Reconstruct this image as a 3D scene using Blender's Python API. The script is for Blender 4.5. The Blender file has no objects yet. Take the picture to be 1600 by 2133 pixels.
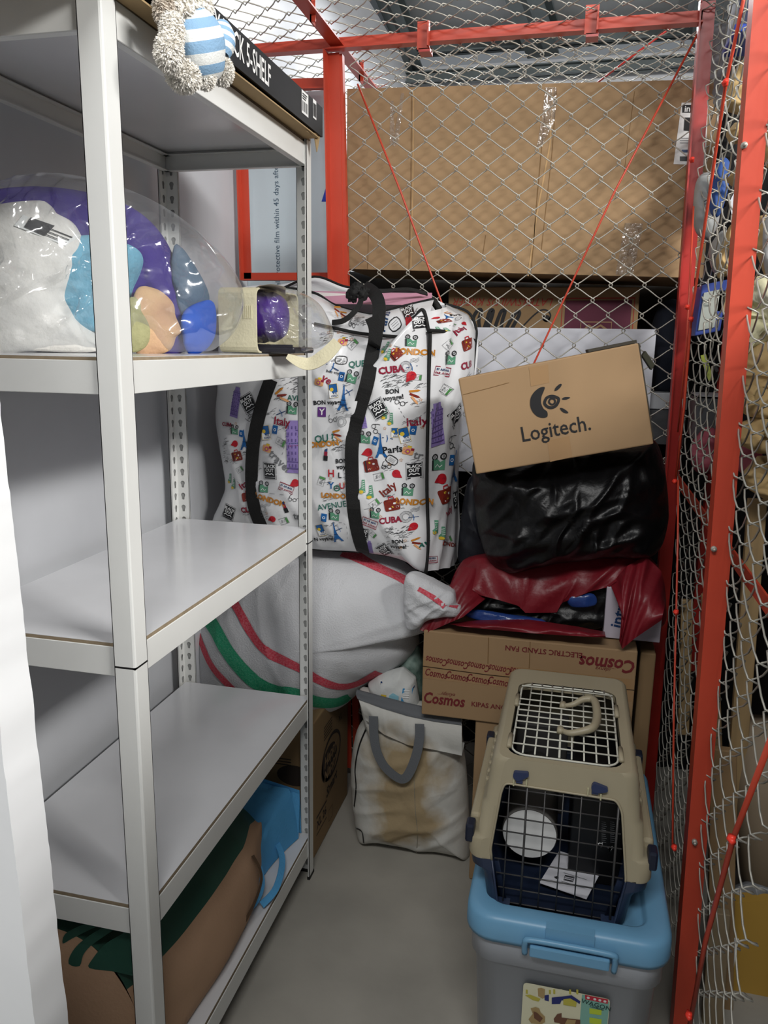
import bpy, bmesh, math, random
from mathutils import Vector, Matrix, noise
from mathutils.geometry import tessellate_polygon
random.seed(7)
PI = math.pi
V = Vector
scene = bpy.context.scene
COL = scene.collection

# ------------------------------------------------------------------ camera
CAM = V((0.0, 0.0, 1.3646))
F_PX = 1645.26
AR = V((0.97192628, 0.2347459, 0.01592694))
AU = V((-0.06400879, 0.19866448, 0.9779751))
AF = V((-0.22641153, 0.95153917, -0.20811303))
cd = bpy.data.cameras.new('camera')
cam = bpy.data.objects.new('camera', cd)
COL.objects.link(cam)
m = Matrix((AR, AU, -AF)).transposed().to_4x4()
m.translation = CAM
cam.matrix_world = m
cd.sensor_fit = 'HORIZONTAL'
cd.sensor_width = 36.0
cd.lens = F_PX / 1600.0 * 36.0
cd.clip_start = 0.02
scene.camera = cam

# ------------------------------------------------------------------ world, lamps, exposure
world = bpy.data.worlds.new('world')
scene.world = world
world.use_nodes = True
wb = world.node_tree.nodes['Background']
wb.inputs[0].default_value = (0.86, 0.93, 1.0, 1)
wb.inputs[1].default_value = 0.18
scene.view_settings.view_transform = 'Standard'
scene.view_settings.look = 'None'
scene.view_settings.exposure = 0.12
scene.view_settings.gamma = 1.0
scene.view_settings.use_curve_mapping = False


def area(name, loc, target, sx, sy, power, col):
    l = bpy.data.lights.new(name, 'AREA')
    l.shape = 'RECTANGLE'
    l.size = sx
    l.size_y = sy
    l.energy = power
    l.color = col
    o = bpy.data.objects.new(name, l)
    COL.objects.link(o)
    o.location = loc
    o.rotation_euler = (V(target) - V(loc)).to_track_quat('-Z', 'Y').to_euler()
    return o


area('tube_light_right', (2.1, 0.15, 2.74), (-0.3, 1.7, 1.4), 1.3, 0.25, 100, (1.0, 0.98, 0.95))
area('fill_light_front', (-0.1, -0.7, 2.9), (-0.35, 1.6, 0.9), 1.3, 0.3, 38, (1.0, 0.99, 0.97))  # soft fill added above and behind the camera for shelves and floor
area('tube_light_back', (-0.1, 3.3, 2.55), (-0.3, 3.6, 0.0), 1.4, 0.3, 30, (0.95, 0.98, 1.0))


def at(u, v, x=None, y=None, z=None):
    d = AR * ((u - 800.0) / F_PX) - AU * ((v - 1066.5) / F_PX) + AF
    if x is not None:
        t = (x - CAM.x) / d.x
    elif y is not None:
        t = (y - CAM.y) / d.y
    else:
        t = (z - CAM.z) / d.z
    return CAM + d * t


def xz(pts, y):
    r = []
    for a, b in pts:
        p = at(a, b, y=y)
        r.append((p.x, p.z))
    return r


# ------------------------------------------------------------------ materials
def lin(h):
    h = h.lstrip('#')
    o = []
    for i in (0, 2, 4):
        c = int(h[i:i + 2], 16) / 255.0
        o.append(c / 12.92 if c <= 0.04045 else ((c + 0.055) / 1.055) ** 2.4)
    return (o[0], o[1], o[2], 1.0)


MATS = {}


def mat(name, hexc, rough=0.6, metal=0.0, spec=0.4, var=0.0, vs=8.0, hex2=None, bump=0.0, bs=60.0,
        stretch=(1, 1, 1), alpha=1.0, trans=0.0, coat=0.0, sheen=0.0, detail=4.0, v0=0.35, v1=0.65):
    if name in MATS:
        return MATS[name]
    mt = bpy.data.materials.new(name)
    mt.use_nodes = True
    nt = mt.node_tree
    b = nt.nodes['Principled BSDF']
    b.inputs['Base Color'].default_value = lin(hexc)
    b.inputs['Roughness'].default_value = rough
    b.inputs['Metallic'].default_value = metal
    b.inputs['Specular IOR Level'].default_value = spec
    b.inputs['Alpha'].default_value = alpha
    b.inputs['Transmission Weight'].default_value = trans
    b.inputs['Coat Weight'].default_value = coat
    if sheen:
        b.inputs['Sheen Weight'].default_value = sheen
    if var or bump:
        tc = nt.nodes.new('ShaderNodeTexCoord')
        mp = nt.nodes.new('ShaderNodeMapping')
        mp.inputs['Scale'].default_value = stretch
        nt.links.new(tc.outputs['Object'], mp.inputs[0])
    if var:
        n = nt.nodes.new('ShaderNodeTexNoise')
        n.inputs['Scale'].default_value = vs
        n.inputs['Detail'].default_value = detail
        nt.links.new(mp.outputs[0], n.inputs['Vector'])
        cr = nt.nodes.new('ShaderNodeValToRGB')
        c1 = lin(hexc)
        c2 = lin(hex2) if hex2 else tuple(c * (1 - var) for c in c1[:3]) + (1,)
        if hex2:
            c2 = tuple(c1[i] * (1 - var) + c2[i] * var for i in range(3)) + (1,)
        cr.color_ramp.elements[0].color = c2
        cr.color_ramp.elements[1].color = c1
        cr.color_ramp.elements[0].position = v0
        cr.color_ramp.elements[1].position = v1
        nt.links.new(n.outputs[0], cr.inputs[0])
        nt.links.new(cr.outputs[0], b.inputs['Base Color'])
    if bump:
        n2 = nt.nodes.new('ShaderNodeTexNoise')
        n2.inputs['Scale'].default_value = bs
        n2.inputs['Detail'].default_value = 5
        nt.links.new(mp.outputs[0], n2.inputs['Vector'])
        bp = nt.nodes.new('ShaderNodeBump')
        bp.inputs['Strength'].default_value = bump
        bp.inputs['Distance'].default_value = 0.004
        nt.links.new(n2.outputs[0], bp.inputs['Height'])
        nt.links.new(bp.outputs[0], b.inputs['Normal'])
    MATS[name] = mt
    return mt


def film(name, tint, haze=0.05, rough=0.12, bs=9.0, strength=1.0, gloss=0.9, base=0.04):
    """thin clear plastic film: see-through with crinkled highlights"""
    if name in MATS:
        return MATS[name]
    mt = bpy.data.materials.new(name)
    mt.use_nodes = True
    nt = mt.node_tree
    nt.nodes.clear()
    L = nt.links.new
    out = nt.nodes.new('ShaderNodeOutputMaterial')
    tr = nt.nodes.new('ShaderNodeBsdfTransparent')
    gl = nt.nodes.new('ShaderNodeBsdfGlossy')
    gl.inputs['Color'].default_value = (gloss, gloss, gloss, 1)
    gl.inputs['Roughness'].default_value = rough
    di = nt.nodes.new('ShaderNodeBsdfDiffuse')
    di.inputs['Color'].default_value = lin(tint)
    tr.inputs['Color'].default_value = (0.96, 0.97, 0.98, 1)
    tc = nt.nodes.new('ShaderNodeTexCoord')
    n = nt.nodes.new('ShaderNodeTexNoise')
    n.inputs['Scale'].default_value = bs
    n.noise_type = 'RIDGED_MULTIFRACTAL'
    n.inputs['Detail'].default_value = 2.5
    n.inputs['Roughness'].default_value = .45
    n.inputs['Distortion'].default_value = 1.2
    L(tc.outputs['Object'], n.inputs['Vector'])
    bp = nt.nodes.new('ShaderNodeBump')
    bp.inputs['Strength'].default_value = strength
    bp.inputs['Distance'].default_value = 0.012
    L(n.outputs[0], bp.inputs['Height'])
    L(bp.outputs[0], gl.inputs['Normal'])
    lw = nt.nodes.new('ShaderNodeLayerWeight')
    lw.inputs['Blend'].default_value = 0.25
    L(bp.outputs[0], lw.inputs['Normal'])
    ma = nt.nodes.new('ShaderNodeMath')
    ma.operation = 'MULTIPLY_ADD'
    ma.inputs[1].default_value = 0.55
    ma.inputs[2].default_value = base
    ma.use_clamp = True
    L(lw.outputs['Facing'], ma.inputs[0])
    m1 = nt.nodes.new('ShaderNodeMixShader')
    mr = nt.nodes.new('ShaderNodeMapRange')          # creased film turns whitish along its creases
    mr.inputs['From Min'].default_value = .62
    mr.inputs['From Max'].default_value = .95
    mr.inputs['To Min'].default_value = haze
    mr.inputs['To Max'].default_value = haze + .38
    L(n.outputs[0], mr.inputs['Value'])
    L(mr.outputs[0], m1.inputs[0])
    L(tr.outputs[0], m1.inputs[1])
    L(di.outputs[0], m1.inputs[2])
    m2 = nt.nodes.new('ShaderNodeMixShader')
    L(ma.outputs[0], m2.inputs[0])
    L(m1.outputs[0], m2.inputs[1])
    L(gl.outputs[0], m2.inputs[2])
    L(m2.outputs[0], out.inputs[0])
    MATS[name] = mt
    return mt


# ------------------------------------------------------------------ mesh helpers
class MB:
    def __init__(s):
        s.v = []
        s.f = []
        s.m = []
        s.s = []

    def add(s, vs, fs, mt, smooth=False):
        o = len(s.v)
        s.v.extend([tuple(p) for p in vs])
        for f in fs:
            s.f.append([i + o for i in f])
            s.m.append(mt)
            s.s.append(smooth)

    def build(s, name, parent=None, label=None):
        me = bpy.data.meshes.new(name)
        me.from_pydata(s.v, [], s.f)
        slots = []
        for mt in s.m:
            if mt not in slots:
                slots.append(mt)
                me.materials.append(mt)
        idx = {mt: i for i, mt in enumerate(slots)}
        me.polygons.foreach_set('material_index', [idx[mt] for mt in s.m])
        me.polygons.foreach_set('use_smooth', s.s)
        me.update()
        o = bpy.data.objects.new(name, me)
        COL.objects.link(o)
        if parent is not None:
            o.parent = parent
            o.matrix_parent_inverse = Matrix.Translation(-parent_world(parent))
        if label:
            o['label'] = label
        return o


def parent_world(p):
    t = V(p.location)
    return t


def thing(name, label, cat, loc=(0, 0, 0), group=None):
    o = bpy.data.objects.new(name, None)
    COL.objects.link(o)
    o.empty_display_size = 0.05
    o.location = loc
    o['label'] = label
    o['category'] = cat
    if group:
        o['group'] = group
    return o


def tag(o, label, cat, group=None):
    o['label'] = label
    o['category'] = cat
    if group:
        o['group'] = group
    return o


def struct(o):
    o['kind'] = 'structure'
    return o


def hexa(mb, o, a, b, c, mt):
    """parallelepiped from corner o and edge vectors"""
    o, a, b, c = V(o), V(a), V(b), V(c)
    vs = [o, o + a, o + a + b, o + b, o + c, o + a + c, o + a + b + c, o + b + c]
    fs = [(0, 3, 2, 1), (4, 5, 6, 7), (0, 1, 5, 4), (1, 2, 6, 5), (2, 3, 7, 6), (3, 0, 4, 7)]
    if a.cross(b).dot(c) < 0:
        fs = [tuple(reversed(f)) for f in fs]
    mb.add(vs, fs, mt)


def box(mb, x0, x1, y0, y1, z0, z1, mt):
    hexa(mb, (x0, y0, z0), (x1 - x0, 0, 0), (0, y1 - y0, 0), (0, 0, z1 - z0), mt)


def rhexa(mb, o, a, b, c, mt, r=0.004, seg=2):
    """bevelled parallelepiped (near-orthogonal edges)"""
    o, a, b, c = V(o), V(a), V(b), V(c)
    la, lb, lc = a.length, b.length, c.length
    bm = bmesh.new()
    bmesh.ops.create_cube(bm, size=1.0)
    for w in bm.verts:
        w.co = V(((w.co.x + .5) * la, (w.co.y + .5) * lb, (w.co.z + .5) * lc))
    bmesh.ops.bevel(bm, geom=list(bm.edges), offset=r, segments=seg, profile=0.5, affect='EDGES')
    ea, eb, ec = a / la, b / lb, c / lc
    flip = a.cross(b).dot(c) < 0
    bm.verts.index_update()
    vs = [o + ea * w.co.x + eb * w.co.y + ec * w.co.z for w in bm.verts]
    fs = [[w.index for w in f.verts] for f in bm.faces]
    if flip:
        fs = [list(reversed(f)) for f in fs]
    mb.add(vs, fs, mt, seg > 2)
    bm.free()


def tube(mb, pts, r, mt, n=8, closed=False, smooth=True, rs=None):
    pts = [V(p) for p in pts]
    k = len(pts)
    vs = []
    fs = []
    prev = None
    for i, p in enumerate(pts):
        if closed:
            t = pts[(i + 1) % k] - pts[i - 1]
        else:
            t = pts[min(i + 1, k - 1)] - pts[max(i - 1, 0)]
        if t.length < 1e-9:
            t = V((0, 0, 1))
        t.normalize()
        if prev is None:
            a = V((0, 0, 1)) if abs(t.z) < 0.9 else V((1, 0, 0))
            x = t.cross(a).normalized()
        else:
            x = (prev - t * prev.dot(t))
            x = x.normalized() if x.length > 1e-6 else t.orthogonal().normalized()
        prev = x
        y = t.cross(x)
        rr = rs[i] if rs else r
        for j in range(n):
            an = 2 * PI * j / n
            vs.append(p + x * (math.cos(an) * rr) + y * (math.sin(an) * rr))
    rng = k if closed else k - 1
    for i in range(rng):
        i2 = (i + 1) % k
        for j in range(n):
            j2 = (j + 1) % n
            fs.append((i * n + j, i * n + j2, i2 * n + j2, i2 * n + j))
    if not closed:
        fs.append(tuple(reversed(range(n))))
        fs.append(tuple(range((k - 1) * n, k * n)))
    mb.add(vs, fs, mt, smooth)


def smoothpts(pts, per=6, closed=False):
    """Catmull-Rom through points of any dimension"""
    pts = [tuple(p) for p in pts]
    n = len(pts)
    out = []
    rng = n if closed else n - 1
    for i in range(rng):
        if closed:
            p0, p1, p2, p3 = pts[i - 1], pts[i], pts[(i + 1) % n], pts[(i + 2) % n]
        else:
            p0, p1, p2, p3 = pts[max(i - 1, 0)], pts[i], pts[i + 1], pts[min(i + 2, n - 1)]
        for j in range(per):
            t = j / per
            out.append(tuple(0.5 * (2 * b + (c - a) * t + (2 * a - 5 * b + 4 * c - d) * t * t +
                                    (-a + 3 * b - 3 * c + d) * t ** 3) for a, b, c, d in zip(p0, p1, p2, p3)))
    if not closed:
        out.append(pts[-1])
    return out


def band(mb, pts, w, t, nrm, mt, smooth=True, ws=None):
    """flat strap along pts, width w, thickness t, face normal nrm (vector or list)"""
    pts = [V(p) for p in pts]
    k = len(pts)
    vs = []
    fs = []
    for i, p in enumerate(pts):
        tg = (pts[min(i + 1, k - 1)] - pts[max(i - 1, 0)]).normalized()
        n = V(nrm[i]) if isinstance(nrm, list) else V(nrm)
        sd = tg.cross(n).normalized()
        nn = sd.cross(tg).normalized()
        ww = (ws[i] if ws else w) / 2
        for a, b in ((-1, -1), (1, -1), (1, 1), (-1, 1)):
            vs.append(p + sd * (a * ww) + nn * (b * t / 2))
    for i in range(k - 1):
        for j in range(4):
            j2 = (j + 1) % 4
            fs.append((i * 4 + j, i * 4 + j2, i * 4 + 4 + j2, i * 4 + 4 + j))
    fs.append((3, 2, 1, 0))
    fs.append(tuple(range(k * 4 - 4, k * 4)))
    mb.add(vs, fs, mt, False)


def grid(mb, fn, nu, nv, mt, smooth=True, wrapu=False):
    vs = []
    fs = []
    for j in range(nv + 1):
        for i in range(nu + (0 if wrapu else 1)):
            vs.append(fn(i / nu, j / nv))
    row = nu if wrapu else nu + 1
    for j in range(nv):
        for i in range(nu):
            i2 = (i + 1) % row if wrapu else i + 1
            fs.append((j * row + i, j * row + i2, (j + 1) * row + i2, (j + 1) * row + i))
    if callable(mt) and not isinstance(mt, bpy.types.Material):
        o = len(mb.v)
        mb.v.extend([tuple(p) for p in vs])
        for q, f in enumerate(fs):
            c = sum((V(vs[i]) for i in f), V((0, 0, 0))) / 4
            mb.f.append([i + o for i in f])
            mb.m.append(mt(c))
            mb.s.append(smooth)
    else:
        mb.add(vs, fs, mt, smooth)


def polyhole(mb, outer, holes, mp, mt, thick=None, smooth=False):
    """flat panel with holes; mp maps (a,b,depth)->3D; thick gives side walls"""
    loops = [outer] + holes
    flat = [p for l in loops for p in l]
    tris = tessellate_polygon([[V((p[0], p[1], 0)) for p in l] for l in loops])
    front = [mp(p[0], p[1], 0) for p in flat]
    mb.add(front, [tuple(t) for t in tris], mt, smooth)
    if thick:
        back = [mp(p[0], p[1], thick) for p in flat]
        mb.add(back, [tuple(reversed(t)) for t in tris], mt, smooth)
        s = 0
        for l in loops:
            n = len(l)
            vs = [front[s + i] for i in range(n)] + [back[s + i] for i in range(n)]
            mb.add(vs, [(i, (i + 1) % n, n + (i + 1) % n, n + i) for i in range(n)], mt, smooth)
            s += n


def rrect(x0, x1, y0, y1, r, n=5):
    o = []
    for cx, cy, a0 in ((x1 - r, y1 - r, 0), (x0 + r, y1 - r, 90), (x0 + r, y0 + r, 180), (x1 - r, y0 + r, 270)):
        for i in range(n + 1):
            a = math.radians(a0 + 90 * i / n)
            o.append((cx + r * math.cos(a), cy + r * math.sin(a)))
    return o


def roundpoly(pts, r, n=4):
    o = []
    k = len(pts)
    for i in range(k):
        p = V(pts[i]).to_2d()
        a = (V(pts[i - 1]).to_2d() - p)
        b = (V(pts[(i + 1) % k]).to_2d() - p)
        rr = min(r, a.length * .45, b.length * .45)
        s = p + a.normalized() * rr
        e = p + b.normalized() * rr
        for j in range(n + 1):
            t = j / n
            q = s * (1 - t) ** 2 + p * (2 * t * (1 - t)) + e * t * t
            o.append((q.x, q.y))
    return o


_tx = {}


def textmesh(s, bold=0.0, shear=0.0):
    key = (s, bold, shear)
    if key in _tx:
        return _tx[key]
    c = bpy.data.curves.new('t', 'FONT')
    c.body = s
    c.size = 1.0
    c.offset = bold
    c.shear = shear
    c.resolution_u = 2
    c.align_x = 'CENTER'
    c.fill_mode = 'FRONT'
    o = bpy.data.objects.new('t', c)
    COL.objects.link(o)
    dg = bpy.context.evaluated_depsgraph_get()
    me = bpy.data.meshes.new_from_object(o.evaluated_get(dg))
    vs = [(w.co.x, w.co.y) for w in me.vertices]
    fs = [tuple(p.vertices) for p in me.polygons]
    bpy.data.objects.remove(o)
    bpy.data.curves.remove(c)
    bpy.data.meshes.remove(me)
    _tx[key] = (vs, fs)
    return _tx[key]


def frame2(mp, cx, cy, ang=0.0, sx=1.0, sy=None):
    """local 2D frame on a surface map"""
    sy = sx if sy is None else sy
    ca, sa = math.cos(math.radians(ang)), math.sin(math.radians(ang))
    return lambda a, b: mp(cx + ca * a * sx - sa * b * sy, cy + sa * a * sx + ca * b * sy)


def text(mb, s, mp, h, mt, bold=0.0, shear=0.0, sx=1.0):
    """mp maps local 2D to 3D; h = letter size; centred"""
    vs, fs = textmesh(s, bold, shear)
    if fs:
        addtris(mb, [(x * h * sx, (y - 0.33) * h) for x, y in vs], fs, mp, mt)


REFINE = [0.0]


def addtris(mb, pts, faces, mp, mt):
    """map flat faces onto a surface, splitting long edges so the print follows the folds"""
    if not REFINE[0]:
        mb.add([mp(a, b) for a, b in pts], faces, mt)
        return
    P = [tuple(p) for p in pts]
    Q = [mp(a, b) for a, b in P]
    lim = REFINE[0]
    st = []
    for f in faces:
        for i in range(1, len(f) - 1):
            st.append((f[0], f[i], f[i + 1]))
    mid = {}
    out = []
    while st:
        t = st.pop()
        l = [(Q[t[i]] - Q[t[(i + 1) % 3]]).length for i in range(3)]
        k = l.index(max(l))
        if l[k] <= lim or len(P) > 4000:
            out.append(t)
            continue
        a, b, c = t[k], t[(k + 1) % 3], t[(k + 2) % 3]
        key = (min(a, b), max(a, b))
        if key not in mid:
            mid[key] = len(P)
            P.append(((P[a][0] + P[b][0]) / 2, (P[a][1] + P[b][1]) / 2))
            Q.append(mp(*P[-1]))
        m_ = mid[key]
        st += [(a, m_, c), (m_, b, c)]
    mb.add(Q, out, mt)


def poly(mb, pts, mp, mt):
    tr = tessellate_polygon([[V((a, b, 0)) for a, b in pts]])
    addtris(mb, pts, [tuple(t) for t in tr], mp, mt)


def stroke(mb, pts, w, mp, mt, closed=False):
    n = len(pts)
    P = [V((a, b)) for a, b in pts]
    vs = []
    for i in range(n):
        if closed:
            t = P[(i + 1) % n] - P[i - 1]
        else:
            t = P[min(i + 1, n - 1)] - P[max(i - 1, 0)]
        t = t.normalized() if t.length > 0 else V((1, 0))
        s = V((-t.y, t.x)) * (w / 2)
        vs.append(mp(P[i].x + s.x, P[i].y + s.y))
        vs.append(mp(P[i].x - s.x, P[i].y - s.y))
    rng = n if closed else n - 1
    mb.add(vs, [(2 * i, 2 * i + 1, 2 * ((i + 1) % n) + 1, 2 * ((i + 1) % n)) for i in range(rng)], mt)


def circ(cx, cy, r, n=16, ry=None):
    ry = r if ry is None else ry
    return [(cx + r * math.cos(2 * PI * i / n), cy + ry * math.sin(2 * PI * i / n)) for i in range(n)]


def planemap(o, ex, ey, eps=0.0008):
    o, ex, ey = V(o), V(ex).normalized(), V(ey).normalized()
    n = ex.cross(ey).normalized()
    return lambda a, b: o + ex * a + ey * b + n * eps


def fold(x, z, ang, s1, s2, seed):
    c, s = math.cos(ang), math.sin(ang)
    a, b = (x * c + z * s) * s1, (-x * s + z * c) * s2
    v = noise.noise(V((a, b, seed)))
    return 1 - min(1, abs(v) * 3.0)


def atp(u, v, b, k):
    """point of the photo ray on the upright plane y = b + k * x"""
    d = AR * ((u - 800.0) / F_PX) - AU * ((v - 1066.5) / F_PX) + AF
    return CAM + d * (b / (d.y - k * d.x))


class Blob:
    """closed soft body from an outline in the x-z plane at depth y0, bulging df to the front and db back"""

    def __init__(s, outline, y0, df, db, p=2.5, q=2.0, n=160, cen=None, wr=0.0, ws=(9, 3), wa=0.6, seed=1.0,
                 fine=0.0, fs=45, smooth=True, tilt=0.0, kx=0.0):
        ol = smoothpts(outline, 6, True) if smooth else outline
        if cen is None:
            xs = [a for a, b in ol]
            zs = [b for a, b in ol]
            cen = ((min(xs) + max(xs)) / 2, (min(zs) + max(zs)) / 2)
        s.c = cen
        s.y0, s.df, s.db, s.p, s.q, s.n = y0, df, db, p, q, n
        s.wr, s.ws, s.wa, s.seed, s.fine, s.fs, s.tilt = wr, ws, wa, seed, fine, fs, tilt
        s.kx = kx
        s.R = []
        m_ = len(ol)
        for i in range(n):
            a = 2 * PI * i / n
            dx, dz = math.cos(a), math.sin(a)
            best = 0.0
            for j in range(m_):
                x1, z1 = ol[j][0] - cen[0], ol[j][1] - cen[1]
                x2, z2 = ol[(j + 1) % m_][0] - cen[0], ol[(j + 1) % m_][1] - cen[1]
                ex, ez = x2 - x1, z2 - z1
                den = dx * ez - dz * ex
                if abs(den) < 1e-12:
                    continue
                t = (x1 * ez - z1 * ex) / den
                w = (x1 * dz - z1 * dx) / den
                if t > 0 and -1e-6 <= w <= 1 + 1e-6:
                    best = max(best, t)
            s.R.append(best)

    def rad(s, a):
        k = (a / (2 * PI) * s.n) % s.n
        i = int(k)
        f = k - i
        return s.R[i % s.n] * (1 - f) + s.R[(i + 1) % s.n] * f

    def prof(s, r):
        r = min(r, 1.0)
        return max(0.0, 1 - r ** s.p) ** (1.0 / s.q)

    def front(s, x, z):
        dx, dz = x - s.c[0], z - s.c[1]
        d = math.hypot(dx, dz)
        R = s.rad(math.atan2(dz, dx) % (2 * PI))
        h = s.prof(d / R if R > 0 else 1)
        y = s.y0 - s.df * h + s.tilt * (z - s.c[1]) + s.kx * (x - s.c[0])
        if s.wr:
            y -= s.wr * h ** .5 * (fold(x, z, s.wa, s.ws[0], s.ws[1], s.seed) +
                                   .6 * fold(x, z, s.wa + .9, s.ws[0] * 1.7, s.ws[1] * 1.4, s.seed + 7) - .8)
        if s.fine:
            y -= s.fine * h ** .5 * noise.noise(V((x * s.fs, z * s.fs, s.seed)))
        return y

    def hit(s, u, v):
        """point of the front surface seen at photo position u, v"""
        y = s.y0 - s.df * .8 if not s.kx else atp(u, v, s.y0 - s.df - s.kx * s.c[0], s.kx).y
        for _ in range(14):
            p = at(u, v, y=y)
            y = y * .5 + s.front(p.x, p.z) * .5
        p = at(u, v, y=y)
        return p

    def map(s, eps=0.0015):
        return lambda x, z: V((x, s.front(x, z) - eps, z))

    def mesh(s, mb, mt, nr=26, back=True, mtb=None):
        vs = []
        fs = []
        n = s.n
        for sd in ((0, 1) if back else (0,)):
            o = len(vs)
            vs.append((s.c[0], s.front(*s.c) if sd == 0 else s.y0 + s.db, s.c[1]))
            for k in range(1, nr + 1):
                r = 1 - (1 - k / nr) ** 1.6
                for i in range(n):
                    a = 2 * PI * i / n
                    x = s.c[0] + math.cos(a) * s.R[i] * r
                    z = s.c[1] + math.sin(a) * s.R[i] * r
                    if sd == 0:
                        y = s.front(x, z) if k < nr else s.y0 + s.tilt * (z - s.c[1]) + s.kx * (x - s.c[0])
                    else:
                        y = s.y0 + s.db * s.prof(r) + s.tilt * (z - s.c[1]) + s.kx * (x - s.c[0])
                    vs.append((x, y, z))
            for i in range(n):
                i2 = (i + 1) % n
                t = (o, o + 1 + i, o + 1 + i2)
                fs.append(t[::-1] if sd == 0 else t)
                for k in range(nr - 1):
                    a = o + 1 + k * n
                    q = (a + i, a + i2, a + n + i2, a + n + i)
                    fs.append(q if sd == 0 else q[::-1])
        # front faces should look toward -y
        fs = [f[::-1] for f in fs]
        if callable(mt) and not isinstance(mt, bpy.types.Material):
            for f in fs:
                pass
            o = len(mb.v)
            mb.v.extend(vs)
            for f in fs:
                cx = sum(vs[i][0] for i in f) / len(f)
                cz = sum(vs[i][2] for i in f) / len(f)
                mb.f.append([i + o for i in f])
                mb.m.append(mt(cx, cz))
                mb.s.append(True)
        else:
            mb.add(vs, fs, mt, True)
# ------------------------------------------------------------------ material palette
M_floor = mat('concrete', '#aaa69d', 0.55, var=0.28, vs=5, hex2='#5f5e58', bump=0.15, bs=40, detail=8, spec=0.35, v0=.3, v1=.7)
M_wall = mat('white_plaster', '#f0f1f2', 0.5, var=0.12, vs=2.5, hex2='#b9bcc0', bump=0.12, bs=25)
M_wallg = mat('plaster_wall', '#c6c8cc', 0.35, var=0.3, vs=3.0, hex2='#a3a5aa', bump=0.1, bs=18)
M_ceil = mat('roof_panel', '#b9bcbe', 0.6, var=0.15, vs=3)
M_steel = mat('roof_steel', '#5c6566', 0.5, var=0.25, vs=6)
M_rack = mat('rack_white_metal', '#e4e5e2', 0.35, spec=0.5, var=0.05, vs=6)
M_board = mat('white_laminate', '#dcdde0', 0.16, spec=0.5, var=0.04, vs=9)
M_mdf = mat('board_edge', '#9a8a72', 0.8, var=0.2, vs=60)
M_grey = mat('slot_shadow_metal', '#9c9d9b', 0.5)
M_red = mat('red_paint', '#c2452e', 0.42, spec=0.5, var=0.18, vs=14, hex2='#a53624')
M_red2 = mat('dark_red_paint', '#b42a22', 0.35, spec=0.6, var=0.15, vs=14)
M_wire = mat('galvanised_wire', '#b3b0a6', 0.45, metal=0.35, spec=0.5)
M_black = mat('black_webbing', '#131313', 0.75, bump=0.3, bs=400)
M_ink = mat('black_ink', '#1b1b1d', 0.6)
M_card = mat('cardboard', '#9f8260', 0.75, var=0.16, vs=5, hex2='#82694a', bump=0.08, bs=20, stretch=(1, 1, .3))
M_card2 = mat('cardboard_dark', '#937856', 0.8, var=0.2, vs=6, hex2='#766044', bump=0.08, bs=25)

# ------------------------------------------------------------------ structure
mb = MB(); box(mb, -1.6, 3.4, -1.0, 4.6, -0.06, 0.0, M_floor); struct(mb.build('floor'))
mb = MB(); box(mb, -1.10, -0.968, 0.62, 4.6, 0.0, 2.80, M_wallg); struct(mb.build('wall_left'))
mb = MB()
e0 = at(0, 840, y=.60).x
def wx(t):
    z = t * 2.8
    return -.532 - .030 * (z - 1.3) + .0022 * noise.noise(V((0, t * 60, 1))) + .001 * noise.noise(V((0, t * 190, 1)))
grid(mb, lambda s, t: V((-1.6 + s * (wx(t) + 1.6), .60 + .0005 * noise.noise(V((s * 20, t * 30, 3))), t * 2.8)), 20, 260, M_wall)
grid(mb, lambda s, t: V((wx(t), .60 + .0005 * noise.noise(V((20, t * 30, 3))) * (1 - s) + s * .05, t * 2.8)), 2, 260, M_wall)
grid(mb, lambda s, t: V((wx(t) * (1 - s) - 1.6 * s, .65, t * 2.8)), 4, 260, M_wall)
struct(mb.build('wall_near'))
mb = MB(); box(mb, -1.1, 3.4, 4.5, 4.6, 0.0, 2.80, M_wallg); struct(mb.build('wall_back'))
mb = MB(); box(mb, 2.6, 2.7, -1.0, 4.6, 0.0, 2.80, M_wallg); struct(mb.build('wall_right'))
mb = MB()
grid(mb, lambda s, t: V((-1.1 + s * 4.5, 1.9 + t * 2.7, 3.20 - t * .28 + (0.010 if int(s * 90) % 15 == 0 else 0))), 90, 4, M_ceil, smooth=False)
hexa(mb, (-1.1, 1.9, 3.24), (4.5, 0, 0), (0, 2.7, -.28), (0, 0, .03), M_ceil)
struct(mb.build('ceiling'))
# roof steel: eaves beam, rafters, purlin
def beam(p, q, w, h, name):
    mb = MB()
    p, q = V(p), V(q)
    d = (q - p)
    s = d.cross(V((0, 0, 1))).normalized() * w
    hexa(mb, p - s / 2, d, s, V((0, 0, h * .12)), M_steel)
    hexa(mb, p - s * .08, d, s * .16, V((0, 0, h)), M_steel)
    hexa(mb, p - s / 2 + V((0, 0, h * .88)), d, s, V((0, 0, h * .12)), M_steel)
    o = mb.build(name)
    return struct(o)
beam((-.93, 2.9, 2.97), (-.93, 4.5, 2.76), .09, .10, 'trim_1')
beam((-1.05, 4.42, 2.70), (3.4, 4.42, 2.70), .07, .05, 'trim_2')
beam((-1.05, 4.44, 2.84), (3.4, 4.44, 2.84), .07, .06, 'trim_3')
beam((-.27, 4.46, 2.80), (-.50, 2.6, 3.02), .16, .12, 'trim_4')
beam((.50, 4.46, 2.80), (.30, 2.6, 3.02), .12, .12, 'trim_5')
beam((1.35, 4.46, 2.80), (1.15, 2.6, 3.02), .12, .12, 'trim_6')

# ------------------------------------------------------------------ rack
RX, RY, RL, RD = -.5915, .9543, .7966, .352
ZB = [.0649, .4486, .8829, 1.2912, 1.738]
BH = .0455
rack = thing('shelving_rack', 'tall white boltless metal rack with five laminate shelves against the left wall', 'shelving rack', (RX - RD / 2, RY + RL / 2, 0))
FL = .034


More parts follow.
